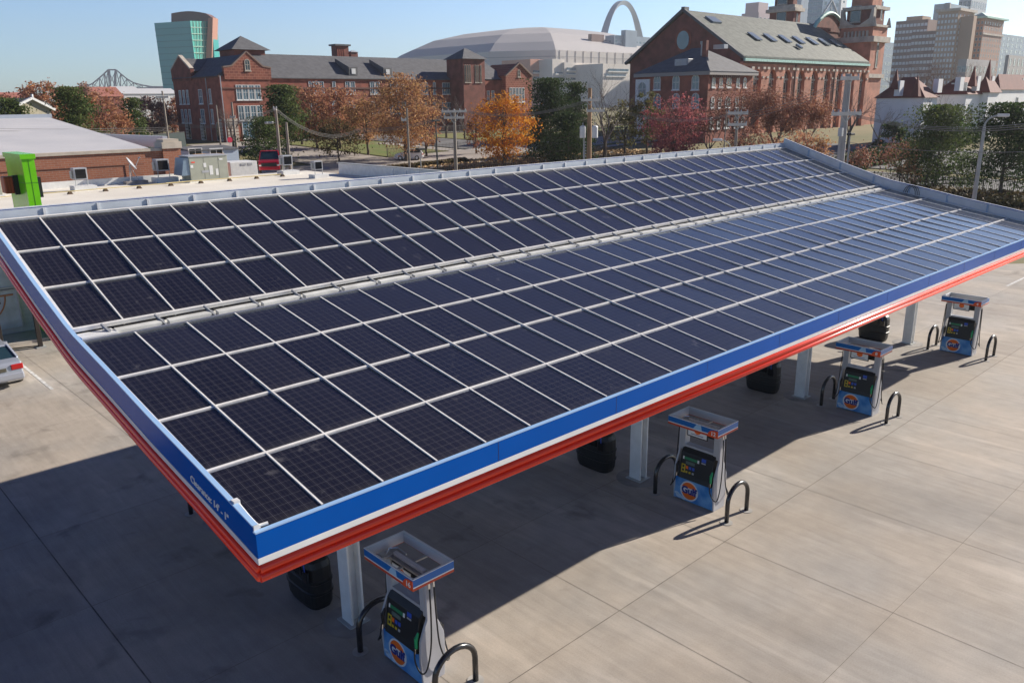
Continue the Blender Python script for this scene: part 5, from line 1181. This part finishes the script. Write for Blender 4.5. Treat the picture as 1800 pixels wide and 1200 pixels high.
def tree(name, label, px, yt, wpx, D, kind, crown0=.22, seed=1, dens=1.0, lean=0.0, loose=1.0, rfac=1.0, group='autumn trees around the school and church', leaf=.29):
    rg = random.Random(seed*77+3); top = at(px, yt, D); gx, gy = top.x, top.y; gz = terr(gx, gy); h = top.z-gz; rad = wpx/2*D/1435*rfac*1.08
    t = thing(name, label, 'tree', (gx, gy, gz), TG.get(kind, group))
    base = Vector((gx, gy, gz)); tr = MB(); tips = []
    z0 = h*crown0
    def L_(z): return Vector((gx+lean*z, gy, gz+z))
    tr.tube([L_(-.2), L_(z0*.5)+Vector((.1,0,0)), L_(z0), L_(h*.55), L_(h*.85)], [h*.026, h*.021, h*.018, h*.011, h*.004], 8)
    if kind not in ('pine','dark'):
        for k in range(6):
            a = k*1.05+rg.uniform(-.3,.3); spd = .5*rad/(h*.45); zz = z0+(h*.5-z0)*k/6
            branch(tr, L_(zz), Vector((math.cos(a)*spd, math.sin(a)*spd, 1)).normalized(), (h-zz)*.34, h*.011, 3, rg, .5, tips)
    for k in range(0 if kind not in ('pine','dark') else 16):
        z = z0+(h*.8-z0)*rg.random(); a = rg.uniform(0, 6.28); e = rg.uniform(.1,.7) if kind not in ('pine','dark') else rg.uniform(-.1,.3)
        rr = rad*rg.uniform(.55,.9)*(1-.45*z/h); p = L_(z)
        tr.tube([p, p+Vector((math.cos(a)*rr*.5, math.sin(a)*rr*.5, rr*e*.6)), p+Vector((math.cos(a)*rr, math.sin(a)*rr, rr*e))], [h*.009, h*.006, h*.002], 5)
    tr.build('trunk', TRUNK, t)
    cr = MB(); V, Fc = cr.v, cr.f
    nc = int((52 if kind in ('pine','dark') else 64)*dens); tot = int((9500 if kind in ('pine','dark') else 5600)*dens**.6*min(1.7, max(.3, (rad*h)/50)))
    per = max(20, tot//nc)
    for c in range(nc):
        u = (c+rg.random())/nc
        if kind in ('pine','dark'):
            z = z0+(h-z0)*(u**.9); env = rad*(1.12-.88*((z-z0)/(h-z0))**1.05)*rg.uniform(.62,1.1); a = rg.uniform(0, 6.28); rr = env*rg.uniform(.35,1)**.6*.82
            cs = Vector((rad*.34, rad*.34, rad*.13))*rg.uniform(.7,1.25); 
        else:
            zz = rg.uniform(-1, 1); a = rg.uniform(0, 6.28); ro = rg.uniform(.25,1)**.5; s_ = math.sqrt(1-zz*zz)
            z = z0+(h-z0)*(.5+.46*zz*ro); rr = rad*s_*ro*.92*rg.uniform(.7,1.2); cs = Vector((1,1,.75))*rad*.24*rg.uniform(.45,1.35)*loose
        cen = L_(z)+Vector((math.cos(a)*rr, math.sin(a)*rr, 0))
        for k in range(int(per*rg.uniform(.5,1.5))):
            g = Vector((rg.gauss(0,.55), rg.gauss(0,.55), rg.gauss(0,.55))); p = cen+Vector((g.x*cs.x, g.y*cs.y, g.z*cs.z))
            if p.z > gz+h or p.z < gz+.4: continue
            s1 = leaf*rg.uniform(.4,1.5)*D/120; n_ = Vector((rg.gauss(0,1), rg.gauss(0,1), rg.gauss(0,1)+.3)).normalized(); q = n_.orthogonal().normalized()
            q = (Matrix.Rotation(rg.uniform(0,6.28), 3, n_) @ q); w = n_.cross(q)*.55; n0 = len(V)
            V += [tuple(p+q*s1*.5), tuple(p+w*s1*.5), tuple(p-q*s1*.5), tuple(p-w*s1*.5)]; Fc.append((n0, n0+1, n0+2, n0+3))
    cr.build('crown', LM[kind], t, fixn=False); return t
def baretree(name, label, px, yt, wpx, D, seed, lean=(0,0), kindleaf=None, depth=5, tw=TWIG):
    rg = random.Random(seed*31+5); top = at(px, yt, D); gz = terr(top.x, top.y); h = top.z-gz
    t = thing(name, label, 'tree', (top.x-lean[0]*h, top.y, gz), 'bare trees')
    b0 = Vector((top.x-lean[0]*h, top.y, gz)); tr = MB(); tr.tube([b0-Vector((0,0,.2)), b0+Vector((lean[0]*h*.15,0,h*.12)), b0+Vector((lean[0]*h*.3,0,h*.22))], [h*.028, h*.023, h*.018], 7); tr.build('trunk', TRUNK, t)
    cr = MB(); tips = []; st_ = b0+Vector((lean[0]*h*.3,0,h*.2)); spread = .42*(wpx*D/1435)/(h*.8)+.12
    for k in range(5):
        a = k*1.257+rg.uniform(-.3,.3); d = Vector((math.cos(a)*spread+lean[0], math.sin(a)*spread, 1)).normalized()
        branch(cr, st_, d, h*.30, h*.012, depth-1, rg, .5, tips)
    cr.build('crown', tw, t, fixn=False)
    if kindleaf:
        lf = MB()
        for p in tips:
            for k in range(5):
                q = p+Vector((rg.gauss(0,.5), rg.gauss(0,.5), rg.gauss(0,.5))); s1 = .3*D/120; n0 = len(lf.v)
                u = Vector((rg.gauss(0,1), rg.gauss(0,1), rg.gauss(0,1))).normalized(); w = u.orthogonal().normalized()
                lf.v += [tuple(q+u*s1*.5), tuple(q+w*s1*.3), tuple(q-u*s1*.5), tuple(q-w*s1*.3)]; lf.f.append((n0, n0+1, n0+2, n0+3))
        lf.build('leaves', LM[kindleaf], t, fixn=False)
    return t
T = tree
T('pine_tree','dark green pine at the left picture edge, before the tan house',12,172,85,128,'pine',.1,1)
T('autumn_tree','brown autumn tree at the far left edge behind the pine',2,160,70,190,'redbrown',0.07,2)
T('autumn_tree','tall rust tree with ragged top left of the big green pine',66,133,62,165,'rust',0.07,3,loose=1.1)
T('autumn_tree','low rust brown tree between far left edge and tan house',38,152,60,185,'redbrown',0.07,4)
T('autumn_tree','thin faded pink tree standing just above the green pine',105,139,46,185,'brownpink',0.10,5,.7)
T('pine_tree','big olive green pine behind the grey roof, right of the tan house',122,153,92,122,'pine',.08,6,1.3)
T('autumn_tree','rust coloured round tree between two green pines',172,152,78,140,'rust',0.06,7,1.2)
T('pine_tree','smaller dark green pine at the right end of the left tree row',228,172,50,148,'pine',.1,8)
T('autumn_tree','faded pink brown tree below the truss bridge, leftmost of two',262,168,60,190,'brownpink',0.07,9)
T('autumn_tree','faded pink brown tree touching the school left wall',296,168,46,205,'redbrown',0.07,10)
T('autumn_tree','thin pale tree top above the rust tree near the bridge',145,141,40,200,'brownpink',0.10,11,.6)
T('pine_tree','tall pine in front of the school corner, upper crown',494,149,86,132,'pine',.25,12,1.5)
T('pine_tree','lower spreading pine at the foot of the school pine',462,205,95,124,'pine',.05,13,1.1)
T('autumn_tree','rust tree just right of the school pine',548,142,85,150,'rust',0.07,14,1.2)
T('autumn_tree','faded brown tree before the long school wing',590,150,80,150,'rust',0.10,15,1.0)
T('autumn_tree','tall tan tree left of the largest tan tree',640,160,84,136,'tan',0.12,16,1.2)
T('autumn_tree','largest tan orange tree with dark forked trunk',706,127,118,126,'tan',0.10,17,1.9,loose=1.1)
T('autumn_tree','dark olive tree in shade below the tan trees',590,205,86,128,'olive',.1,18,1.2)
T('autumn_tree','orange tree behind the dark lamp post',745,178,60,132,'rust',0.10,19,.9)
T('maple_tree','bright orange maple tree at the centre',884,159,112,112,'orange',0.11,20,2.0)
T('maple_tree','dark red brown tree behind the left side of the maple',835,190,40,135,'redbrown',0.10,21,.8)
T('pine_tree','broad black green evergreen right of the orange maple',968,137,108,124,'dark',.02,22,2.0)
T('pine_tree','second dark evergreen behind the wooden pole',1012,145,66,134,'dark',.05,23,1.2)
T('pine_tree','dark evergreen mass between maple and wooden pole, lower',1000,195,90,118,'dark',.02,24,1.3)
baretree('bare_tree','tall bare tree right of the wooden pole with transformers',1066,126,110,124,25,depth=6)
T('autumn_tree','yellow green half bare tree behind the tall bare tree',1100,175,80,132,'yellowgreen',.1,26,.9)
T('autumn_tree','yellow green tree before the rectory shaded wall',1140,157,56,132,'yellowgreen',.1,27,.9)
T('maple_tree','crimson maple tree in front of the rectory corner',1190,160,104,116,'magenta',0.06,28,1.7)
baretree('bare_tree','bare brown tree at the foot of the rectory',1250,188,70,122,29,kindleaf='redbrown')
for k,(px,yt,w,lb) in enumerate(((1305,148,100,'red brown twiggy tree in front of the first church windows'),(1368,165,92,'red brown twiggy tree in front of the middle church windows'),(1425,178,80,'orange brown twiggy tree left of the big grey pole'))):
    baretree('autumn_tree', lb, px, yt, w, 124+3*k, 30+k, kindleaf='redbrown' if k < 2 else 'rust', depth=6, tw=mat('reddish_twigs', (.20,.12,.10), .9, var=.2))
T('autumn_bush','low orange brown bush beneath the church trees, left',1320,218,90,118,'redbrown',.02,41,1.0)
T('autumn_bush','low orange bush behind the canopy far corner',1400,226,100,116,'rust',.02,42,1.1)
T('autumn_bush','small orange bush left of the big grey pole',1440,232,50,114,'tan',.02,43,.6)
baretree('bare_tree','bare grey tree in front of the church right tower',1502,140,64,140,44)
baretree('bare_tree','leaning bare tree beside the first white house',1560,168,90,140,45,lean=(.25,0))
T('small_tree','small dark round leafed tree against the white wall',1572,215,46,134,'dark',.45,46,.5)
baretree('bare_tree','thin bare tree before the sunlit white walls, left',1648,165,60,134,47); baretree('bare_tree','thin bare tree before the second white house',1690,180,60,136,48)
baretree('small_tree','small reddish bare tree by the iron fence',1514,262,30,110,49,kindleaf='redbrown',depth=4); baretree('small_tree','reddish bare tree between iron fence and conifer',1584,252,58,108,50,kindleaf='redbrown',depth=5)
T('conifer_tree','large dark conifer right of the iron fence',1662,184,150,100,'pine',.03,51,2.6)
T('conifer_tree','large dark conifer at the right picture edge',1782,180,150,92,'dark',.18,52,3.0)
T('autumn_bush','pale yellow bush at the left foot of the large conifer',1600,272,44,98,'tan',.02,53,.5)
for k,(px,yt,w) in enumerate(((1600,112,56),(1632,101,62),(1664,104,60),(1700,112,50))):
    baretree('bare_tree', ('brown bare tree far behind the white houses, '+('leftmost','second from left','third from left','rightmost')[k]+' of the row'), px, yt, w, 260, 60+k, depth=6, tw=mat('brown_twigs', (.17,.10,.08), .9, var=.2))
baretree('bare_tree','grey bare tree before the school second tower',782,163,66,168,70); baretree('bare_tree','grey bare tree left of the orange maple, smaller',815,175,50,164,71); baretree('bare_tree','small bare tree before the long school wing',760,172,50,172,72)
baretree('bare_tree','bare street tree before the school left wall',402,178,40,150,73)
T('autumn_tree','rust tree partly hiding the school wing windows',522,150,50,158,'rust',0.10,74,.8)
T('clipped_bush','small dark round bush by the church tower lawn',1546,246,26,140,'dark',.02,75,.4)
# scrub behind the lot on the right (uncountable ground cover)
def scrub(name, n, x0, x1, y0, y1, m_, hmax, seed):
    rg = random.Random(seed); mb = MB()
    for k in range(n):
        x, y = rg.uniform(x0,x1), rg.uniform(y0,y1); z = terr(x, y)+rg.random()*hmax; s = rg.uniform(.12,.34); u = Vector((rg.gauss(0,1),rg.gauss(0,1),rg.gauss(0,.6))).normalized(); w = u.orthogonal().normalized(); p = Vector((x,y,z)); n0 = len(mb.v)
        mb.v += [tuple(p+u*s), tuple(p+w*s*.6), tuple(p-u*s), tuple(p-w*s*.6)]; mb.f.append((n0,n0+1,n0+2,n0+3))
    return tag(mb.build(name, m_, fixn=False), kind='stuff')
scrub('fallen_leaves', 9000, 60, 92, 17, 60, mat('fallen_leaf', (.42,.27,.12), .9, var=.35, scale=2), .15, 1)
scrub('ground_cover', 7000, 84, 90, 20, 44, LM['olive'], .9, 2)
scrub('fallen_leaves', 9000, 56, 108, 76, 96, MATS['fallen_leaf'], .2, 3)
scrub('hedge', 4000, 62, 80, 94.2, 95.4, LM['olive'], .6, 4)
scrub('hedge', 9000, 104, 150, 46, 50, LM['dark'], 1.8, 5)
# ------------------------------------------------------------------ poles, lamps and wires
def upole(label, pt, D, r, arms=(), wood=WOOD, tall=None, group='wooden utility poles', extra=None, lean=0):
    top = at(pt[0], pt[1], D); gz = terr(top.x, top.y); t = thing('utility_pole', label, 'utility pole', (top.x, top.y, gz), group)
    MB().tube([(top.x+lean, top.y, gz-.2), (top.x, top.y, top.z)], [r*1.25, r*.8], 10).build('shaft', wood, t)
    ad = (rt2*1.0); ad.z = 0; ad.normalize()
    for (y, w, off, ins) in arms:
        z = at(pt[0], y, D).z; L = w*D/1435/2; c = Vector((top.x, top.y, z))+ad*off; nn = Vector((-ad.y, ad.x, 0))
        c = c-nn*(r+.08)*-1 if False else c - Vector((fwd.x,fwd.y,0)).normalized()*(r+.02)
        MB().bar(c-ad*L, c+ad*L, .17, .26).build('crossarm', mat('arm_pale', (.66,.63,.57), .8, var=.12), t)
        MB().bar(c-ad*L*.45, Vector((c.x, c.y, z-L*.55)), .05, .07).bar(c+ad*L*.45, Vector((c.x, c.y, z-L*.55)), .05, .07).build('arm_brace', GALV, t)
        for k in range(ins):
            p = c+ad*L*(-.92+1.84*k/max(1,ins-1)); MB().tube([p, p+Vector((0,0,.12)), p+Vector((0,0,.3))], [.05,.07,.045], 8).build('insulator', LGREY, t)
    return t, top
upole('pale pole with one crossarm in front of the school left wall', (285,160), 140, .15, [(171,20,0,3)])
upole('short bare pole before the school ground floor', (380,185), 145, .12)
upole('grey pole with meter boxes near the school corner', (407,180), 138, .18, [(206,8,0,2)])
tP4, topP4 = upole('wooden pole with cobra lamp in front of the school pine', (484,188), 96, .17, [(192,5,0,2)])
q = at(473,216,96); MB().tube([Vector((topP4.x,topP4.y,q.z)), q]+[], .04, 6).build('lamp_arm', GALV, tP4); MB().obox(q, (.45,.1,0), (-.05,.2,0), (0,0,.12)).build('lamp_head', LGREY, tP4, bevel=.05)
upole('thick short pole just right of the cobra lamp pole', (503,215), 100, .16)
upole('thin leaning pole in front of the largest tan tree', (715,190), 100, .13, [(211,8,-.4,2)])
upole('double crossarm pole left of the orange maple', (798,193), 98, .2, [(196,42,0,5),(207,34,0,4)])
tP8, topP8 = upole('brown wooden pole with two white transformers', (1037,155), 90, .24, [(176,30,0,3),(195,30,.6,5)], WOODB)
for s in (-1, 1):
    q = at(1035+s*10.5, 232, 89.6); MB().lathe((q.x,q.y,q.z-.62), [(.30,0),(.33,.05),(.33,1.1),(.25,1.22),(.08,1.28)], 16).build('transformer', WHITE, tP8)
    MB().tube([q+Vector((0,0,.6)), q+Vector((0,0,.95))], .04, 6).build('bushing', LGREY, tP8)
for k in range(6): 
    q = at(1029, 250+k*5, 89.7); MB().box(q.x-.06,q.x+.06,q.y-.06,q.y+.06,q.z-.06,q.z+.06).build('cable_clip', LGREY, tP8)
q = at(1026.5, 262, 89.8); MB().tube([(q.x,q.y,.5),(q.x,q.y,q.z+1.4)], .09, 8).build('riser_conduit', GALV, tP8)
upole('pale pole with two crossarms before the rectory', (1297,190), 84, .15, [(199,33,0,4),(219,31,0,3)])
upole('short white topped pole left of the rectory crossarm pole', (1277,193), 104, .07)
tPb, topPb = upole('massive grey pole with crossarms before the church windows', (1492,130), 66, .27, [(138,28,0,2),(200,46,0,6)], mat('grey_pole', (.36,.35,.34), .8, var=.15, scale=3, stretch=(1,1,.15)))
MB().box(topPb.x-.6,topPb.x-.35,topPb.y-.2,topPb.y+.1,at(1480,232,66).z-.3,at(1480,232,66).z+.3).build('pole_box', LGREY, tPb)
# street lamps
def lamp(label, base, D, zt, arm, m_=GALV, r=.09):
    b_ = at(*base, D); gz = terr(b_.x, b_.y); t = thing('street_lamp', label, 'street lamp', (b_.x, b_.y, gz), 'street lamps')
    MB().tube([(b_.x,b_.y,gz-.2),(b_.x,b_.y,zt.z)], [r*1.3, r*.75], 10).build('shaft', m_, t)
    if arm is not None:
        a0 = Vector((b_.x,b_.y,zt.z)); a1 = arm; c1 = a0+Vector((0,0,(a1.z-a0.z)*.8)); pts = [a0*(1-u)**2+c1*2*u*(1-u)+a1*u*u for u in (0,.2,.4,.6,.8,1)]
        MB().tube(pts, r*.45, 8).build('lamp_arm', m_, t); dd = (a1-a0); dd.z = 0; dd.normalize(); sd_ = Vector((-dd.y,dd.x,0))
        MB().obox(a1+dd*.35, dd*.42, sd_*.17, Vector((0,0,.12))).build('lamp_head', WHITE, t, bevel=.06)
    else:
        MB().box(b_.x-.45,b_.x+.45,b_.y-.3,b_.y+.3,zt.z,zt.z+.22).build('lamp_head', BLACK, t, bevel=.04)
lamp('tall galvanised street lamp with curved arm between the conifers', (1728,240), 78, at(1733,222,78), at(1755,203,78), r=.16)
lamp('small flat headed lot lamp right of the massive pole', (1494,240), 90, at(1494,238,90), None)
lamp('dark lot lamp on a thin post before the green lawn', (766,214), 104, at(766,214,104), None, mat('dark_green_pole', (.05,.06,.055), .5), .1)
lamp('pale curved street lamp peeping over the canopy back edge', (1284,260), 80, at(1284,262,80), at(1268,246,80))
lamp('thin pale sign post left of the dark lot lamp', (739,270), 90, at(739,264,90), None, r=.06)
# overhead wires
WR = mat('overhead_wire', (.22,.21,.20), .6)
def wire(label, pts, r=.022):
    P = []
    for (a, b) in zip(pts, pts[1:]):
        A, B_ = at(*a[:2], a[2]), at(*b[:2], b[2]); sag = a[3] if len(a) > 3 else .6
        for k in range(8): u = k/8; P.append(A.lerp(B_, u)-Vector((0,0,sag*4*u*(1-u))))
    P.append(at(*pts[-1][:2], pts[-1][2]))
    tag(MB().tube(P, r, 5).build('overhead_wire', WR), label, 'wire', 'overhead wires between the poles')
for k, (lb) in enumerate(('uppermost','middle','lowest')):
    wire(f'{lb} wire of the bundle left of the cobra lamp pole', [(300,213+k*2.2,140,1.2),(484,190+k*2,96)])
    wire(f'{lb} wire of the bundle right of the cobra lamp pole', [(484,190+k*2,96,1.6),(632,226+k*2.5,100,.6),(800,196+k*2,98)])
    wire(f'{lb} wire between the double crossarm pole and the transformer pole', [(815,194+k*1.5,98,.9),(1030,176+k*2,90)])
    wire(f'{lb} wire between the transformer pole and the rectory pole', [(1048,176+k*2.4,90,1.2),(1290,199+k*1.5,84)], .018)
    wire(f'{lb} wire from the massive pole past the conifers to the right edge', [(1500,201+k*1.8,66,.5),(1800,218+k*4,60)], .02)
    wire(f'{lb} wire rising from the rectory pole to the massive pole', [(1305,199+k*4,84,.4),(1485,138+k*6,66)], .016)
wire('single thin wire low across the right conifers', [(1478,248,66,.3),(1800,267,60)], .016)
wire('single thin wire across the street behind the store roof', [(484,247,96,.4),(660,281,92,.3),(800,277,98)], .016)
for k, lb in enumerate(('upper','middle','lower')): wire(f'{lb} thin wire crossing the grey roof at left', [(-20,226+k*4,84,.1),(300,224+k*4-k,90)], .014)
# ------------------------------------------------------------------ fences
def ironfence(label, xa, ya, xb, yb, h, stp, m_, name='iron_fence'):
    t = thing(name, label, 'fence', (xa, ya, terr(xa, ya))); L = math.hypot(xb-xa, yb-ya); n = int(L/stp); pk = MB()
    for k in range(n+1):
        x, y = xa+(xb-xa)*k/n, ya+(yb-ya)*k/n; z = terr(x, y)
        if k % 16 == 0: MB().box(x-.05,x+.05,y-.05,y+.05,z,z+h+.12).build('post', m_, t)
        else: pk.box(x-.015,x+.015,y-.015,y+.015,z+.08,z+h)
    pk.build('picket_panel', m_, t)
    for zz in (.2, h-.15): MB().bar((xa,ya,terr(xa,ya)+zz), (xb,yb,terr(xb,yb)+zz), .04, .05).build('rail', m_, t)
FM = mat('iron_black', (.03,.028,.03), .6)
ironfence('black iron picket fence along the lot behind the canopy', 90.5, 14, 90.5, 58, 1.7, .17, FM)
ironfence('dark iron fence along the green lawn beyond the street', 76, 109, 165, 109, 1.3, .3, FM)
ironfence('dark iron fence in front of the dry grass by the maple', 58, 86, 100, 74, 1.2, .3, FM)
ironfence('grey mesh fence at the foot of the school lawn', 76, 146, 130, 146, 1.6, .22, mat('mesh_grey', (.16,.15,.15), .7), 'mesh_fence')
wl = thing('dark_green_wall', 'dark green screened wall at the left of the school', 'wall', (50,150,3)); a, b = at(232,225,150), at(322,222,158)
MB().bar((a.x,a.y,terr(a.x,a.y)+1.2), (b.x,b.y,terr(b.x,b.y)+1.2), .3, 2.9).build('screen', mat('dark_screen', (.02,.04,.04), .7), wl); MB().bar((a.x,a.y,terr(a.x,a.y)+2.7), (b.x,b.y,terr(b.x,b.y)+2.7), .36, .12).build('rail', FM, wl)
# ------------------------------------------------------------------ vehicles
CG_ = mat('car_glass', (.02,.045,.06), .06, spec=.9); TLR = mat('tail_lamp_red', (.55,.01,.01), .15, coat=.5); PLT = mat('plate', (.12,.11,.08), .5)
def vehicle(name, label, x, y, rz, L, W, Hh, paint, kind='sedan', z=0):
    """local: front to +Y, centre at origin"""
    t = thing(name, label, {'sedan': 'car', 'suv': 'car', 'truck': 'pickup truck'}[kind], (0,0,0))
    w = W/2; l = L/2
    if kind == 'sedan': prof = [(-l,.32),(-l-.02,.62),(-l+.02,.92),(-l+.10,1.0),(-l+.72,1.05),(-l+1.0,1.06),(l-1.25,1.0),(l-.3,.84),(l-.04,.66),(l,.35),(l-.2,.22),(-l+.2,.22)]; cab = [(-l+.62,1.03),(-l+1.25,Hh),(l-2.0,Hh),(l-1.1,.98)]
    elif kind == 'suv': prof = [(-l,.35),(-l,1.0),(-l+.06,1.08),(l-1.2,1.1),(l-.25,.98),(l,.75),(l,.38),(l-.2,.25),(-l+.2,.25)]; cab = [(-l+.05,1.06),(-l+.35,Hh),(l-2.0,Hh),(l-1.15,1.08)]
    else: prof = [(-l,.5),(-l,1.15),(-.3,1.15),(l-1.6,1.18),(l-.15,1.12),(l,.95),(l,.5),(l-.2,.4),(-l+.2,.4)]; cab = [(-.55,1.13),(-.45,Hh),(l-2.3,Hh),(l-1.6,1.16)]
    def loft(p, ws, m_, nm, bev=.04):
        mb = MB(); n = len(p)
        for (sx, k) in ((-1,0),(1,0)):
            for i, (yy, zz) in enumerate(p): mb.v.append((sx*ws[i], yy, zz))
        mb.f = [tuple(range(n))[::-1], tuple(range(n, 2*n))] + [(i, (i+1)%n, n+(i+1)%n, n+i) for i in range(n)]
        return mb.build(nm, m_, t, bevel=bev, smooth=False)
    loft(prof, [w-.05 if (zz < .4 or abs(yy) > l-.3) else w for yy, zz in prof], paint, 'body', .06)
    cw = [w-.06, w-.22, w-.22, w-.06]
    gl = loft(cab, cw, CG_, 'glazing', .02)
    rf_ = [(cab[1][0]-.08, Hh-.03), (cab[1][0]+.02, Hh+.02), (cab[2][0]-.02, Hh+.02), (cab[2][0]+.1, Hh-.03)]
    loft(rf_, [w-.2]*4, paint, 'roof', .02)
    for s in (-1, 1):
        for (a, b) in ((0,1),(3,2)): MB().bar((s*(cw[a]+.005), cab[a][0], cab[a][1]), (s*(cw[b]+.01), cab[b][0], cab[b][1]), .07, .09).build('pillar', paint, t)
        yb_ = (cab[1][0]+cab[2][0])/2; MB().bar((s*(w-.05),yb_,1.04), (s*(w-.205),yb_,Hh), .05, .08).build('pillar', paint, t)
        for yy in (-l+.85, l-.85):
            wh = MB(); wh.tube([(s*(w-.22), yy, .33), (s*(w+.01), yy, .33)], .33, 20).build('wheel', TYRE, t)
            wo_ = [c for c in t.children if c.name.startswith('wheel')][-1]
            MB().tube([(s*(w+.0), yy, .33), (s*(w+.02), yy, .33)], .2, 14).build('rim', ALU, wo_)
        MB().box(min(s*(w-.45),s*(w-.03)), max(s*(w-.45),s*(w-.03)), -l-.035, -l+.12, .72, .93).build('tail_light', TLR, t, bevel=.03)
        MB().box(min(s*(w-.5),s*(w-.08)), max(s*(w-.5),s*(w-.08)), l-.22, l+.01, .66, .8).build('headlight', WHITE, t, bevel=.03)
        MB().box(min(s*(w+.0),s*(w+.16)), max(s*(w+.0),s*(w+.16)), cab[3][0]-.35, cab[3][0]-.2, 1.0, 1.12).build('mirror', paint, t, bevel=.02)
    MB().box(-w+.04, w-.04, -l-.07, -l+.1, .34, .60).build('rear_bumper', paint, t, bevel=.05); MB().box(-w+.04, w-.04, l-.1, l+.05, .30, .56).build('front_bumper', paint, t, bevel=.05)
    MB().box(-.26, .26, -l-.03, -l+.0, .70, .84).build('licence_plate', PLT, t)
    if kind == 'truck': MB().box(-w+.3, w-.3, l-.02, l+.03, .62, .95).build('grille', BLACK, t)
    t.location = (x, y, z); t.rotation_euler = (0,0,rz); return t
SILV = mat('silver_paint', (.50,.53,.60), .25, metal=.35, coat=.6); WPT = mat('white_car_paint', (.75,.75,.75), .25, coat=.6); RPT = mat('red_truck_paint', (.42,.015,.03), .25, coat=.6)
vehicle('parked_car', 'silver sedan parked before the store, cut by the left edge', 6.0, 37.3, 0, 4.5, 1.75, 1.44, SILV)
q = at(719, 275, 128); vehicle('parked_car', 'small white hatchback on the street left of the lawn', q.x, q.y, R(48), 4.2, 1.75, 1.6, WPT, 'suv', terr(q.x, q.y))
q = at(476, 296, 84); vehicle('pickup_truck', 'bright red pickup truck behind the store roof', q.x, q.y, R(150), 5.2, 2.0, 1.95, RPT, 'truck', at(476,303,84).z+.1)
# objects behind the store
vb = thing('white_van_body', 'white box trailer beside the red truck behind the store', 'trailer', (0,0,0)); q = at(425, 288, 80)
MB().box(q.x-1.6,q.x+1.0,q.y-1,q.y+1.2,1.2,q.z+.25).build('box_body', WHITE, vb, bevel=.05); MB().box(q.x-.6,q.x-.1,q.y-1.03,q.y-1,q.z-.1,q.z+.1).box(q.x+.1,q.x+.5,q.y-1.03,q.y-1,q.z-.1,q.z+.1).build('vent_grille', LGREY, vb)
for s in (-1.0, .6): MB().tube([(q.x+s,q.y-1.05,1.0),(q.x+s,q.y-.8,1.0)], .4, 16).build('wheel', TYRE, vb)
sb = thing('blue_shop', 'low blue white shop with dark windows behind the roof unit', 'building', (0,0,0)); a, b = at(333,266,100), at(398,268,98)
MB().box(a.x, b.x+3, a.y, a.y+8, .5, a.z).build('wall', mat('shop_blue_white', (.42,.50,.60), .7), sb); gable_roof(a.x, b.x+3, a.y, a.y+8, a.z, a.z+.25, 'x', .2, .1).build('roof', SLATE, sb)
for px in (344, 381): window(sb, 'S', ony(px, 275, a.y).x, ony(px, 281, a.y).z, 1.6, 1.3, False, 1, WHITE, GLASSD, a.y)
ex_ = thing('yellow_loader', 'yellow orange loader cab behind the beige roof unit', 'construction vehicle', (0,0,0)); q = at(368, 276, 92)
OY = mat('machine_yellow', (.62,.30,.02), .5)
MB().box(q.x-.2,q.x+1.4,q.y-.8,q.y+.8,q.z-.8,q.z+.3).build('hood', OY, ex_, bevel=.1); MB().box(q.x-1.3,q.x-.2,q.y-.8,q.y+.8,q.z-.8,q.z+.2).build('cab', mat('machine_dark', (.10,.04,.03), .5), ex_, bevel=.08); MB().box(q.x-1.4,q.x-.1,q.y-.9,q.y+.9,q.z+.2,q.z+.32).build('cab_roof', OY, ex_, bevel=.04)
for s in (-.8, .9): MB().tube([(q.x+s,q.y-.95,terr(q.x,q.y)+.6),(q.x+s,q.y-.6,terr(q.x,q.y)+.6)], .6, 16).build('wheel', TYRE, ex_)
MB().box(q.x-1.2,q.x+1.3,q.y-.6,q.y+.6,terr(q.x,q.y)+.5,q.z-.8).build('chassis', BLACK, ex_)
sg = thing('stop_sign', 'small red sign on a pole at the school corner', 'sign', (0,0,0)); q = at(404, 246, 118)
MB().prism([(q.x+.38*math.cos(R(22.5+45*k)), q.z+.38*math.sin(R(22.5+45*k))) for k in range(8)], 'y', q.y-.03, q.y).build('sign_plate', mat('sign_red', (.55,.02,.06), .5), sg); MB().tube([(q.x,q.y+.04,terr(q.x,q.y)),(q.x,q.y+.04,q.z+.3)], .04, 6).build('post', GALV, sg)

# ------------------------------------------------------------------ haze
hb = MB().box(-1500, 2600, -900, 2700, -1.5, 235).build('haze', bpy.data.materials.new('haze'))
hm_ = hb.data.materials[0]; hm_.use_nodes = True; hn = hm_.node_tree.nodes; hn.clear()
hv = hn.new('ShaderNodeVolumePrincipled'); hv.inputs['Color'].default_value = (.82,.88,.95,1); hv.inputs['Density'].default_value = .00016; hv.inputs['Anisotropy'].default_value = .3
ho = hn.new('ShaderNodeOutputMaterial'); hm_.node_tree.links.new(hv.outputs[0], ho.inputs['Volume']); tag(hb, kind='stuff')

# put every group Empty at its thing's own base
bpy.context.view_layer.update()
for o in list(COL.objects):
    if o.type == 'EMPTY' and o.parent is None and o.location.length < 1e-6 and o.children:
        xs_, ys_, zs_ = [], [], []
        for ch_ in o.children_recursive:
            if ch_.type == 'MESH':
                for cn in ch_.bound_box:
                    w_ = ch_.matrix_world @ Vector(cn); xs_.append(w_.x); ys_.append(w_.y); zs_.append(w_.z)
        b_ = Vector(((min(xs_)+max(xs_))/2, (min(ys_)+max(ys_))/2, min(zs_))); o.location = b_
        for ch_ in o.children: ch_.location = ch_.location - b_
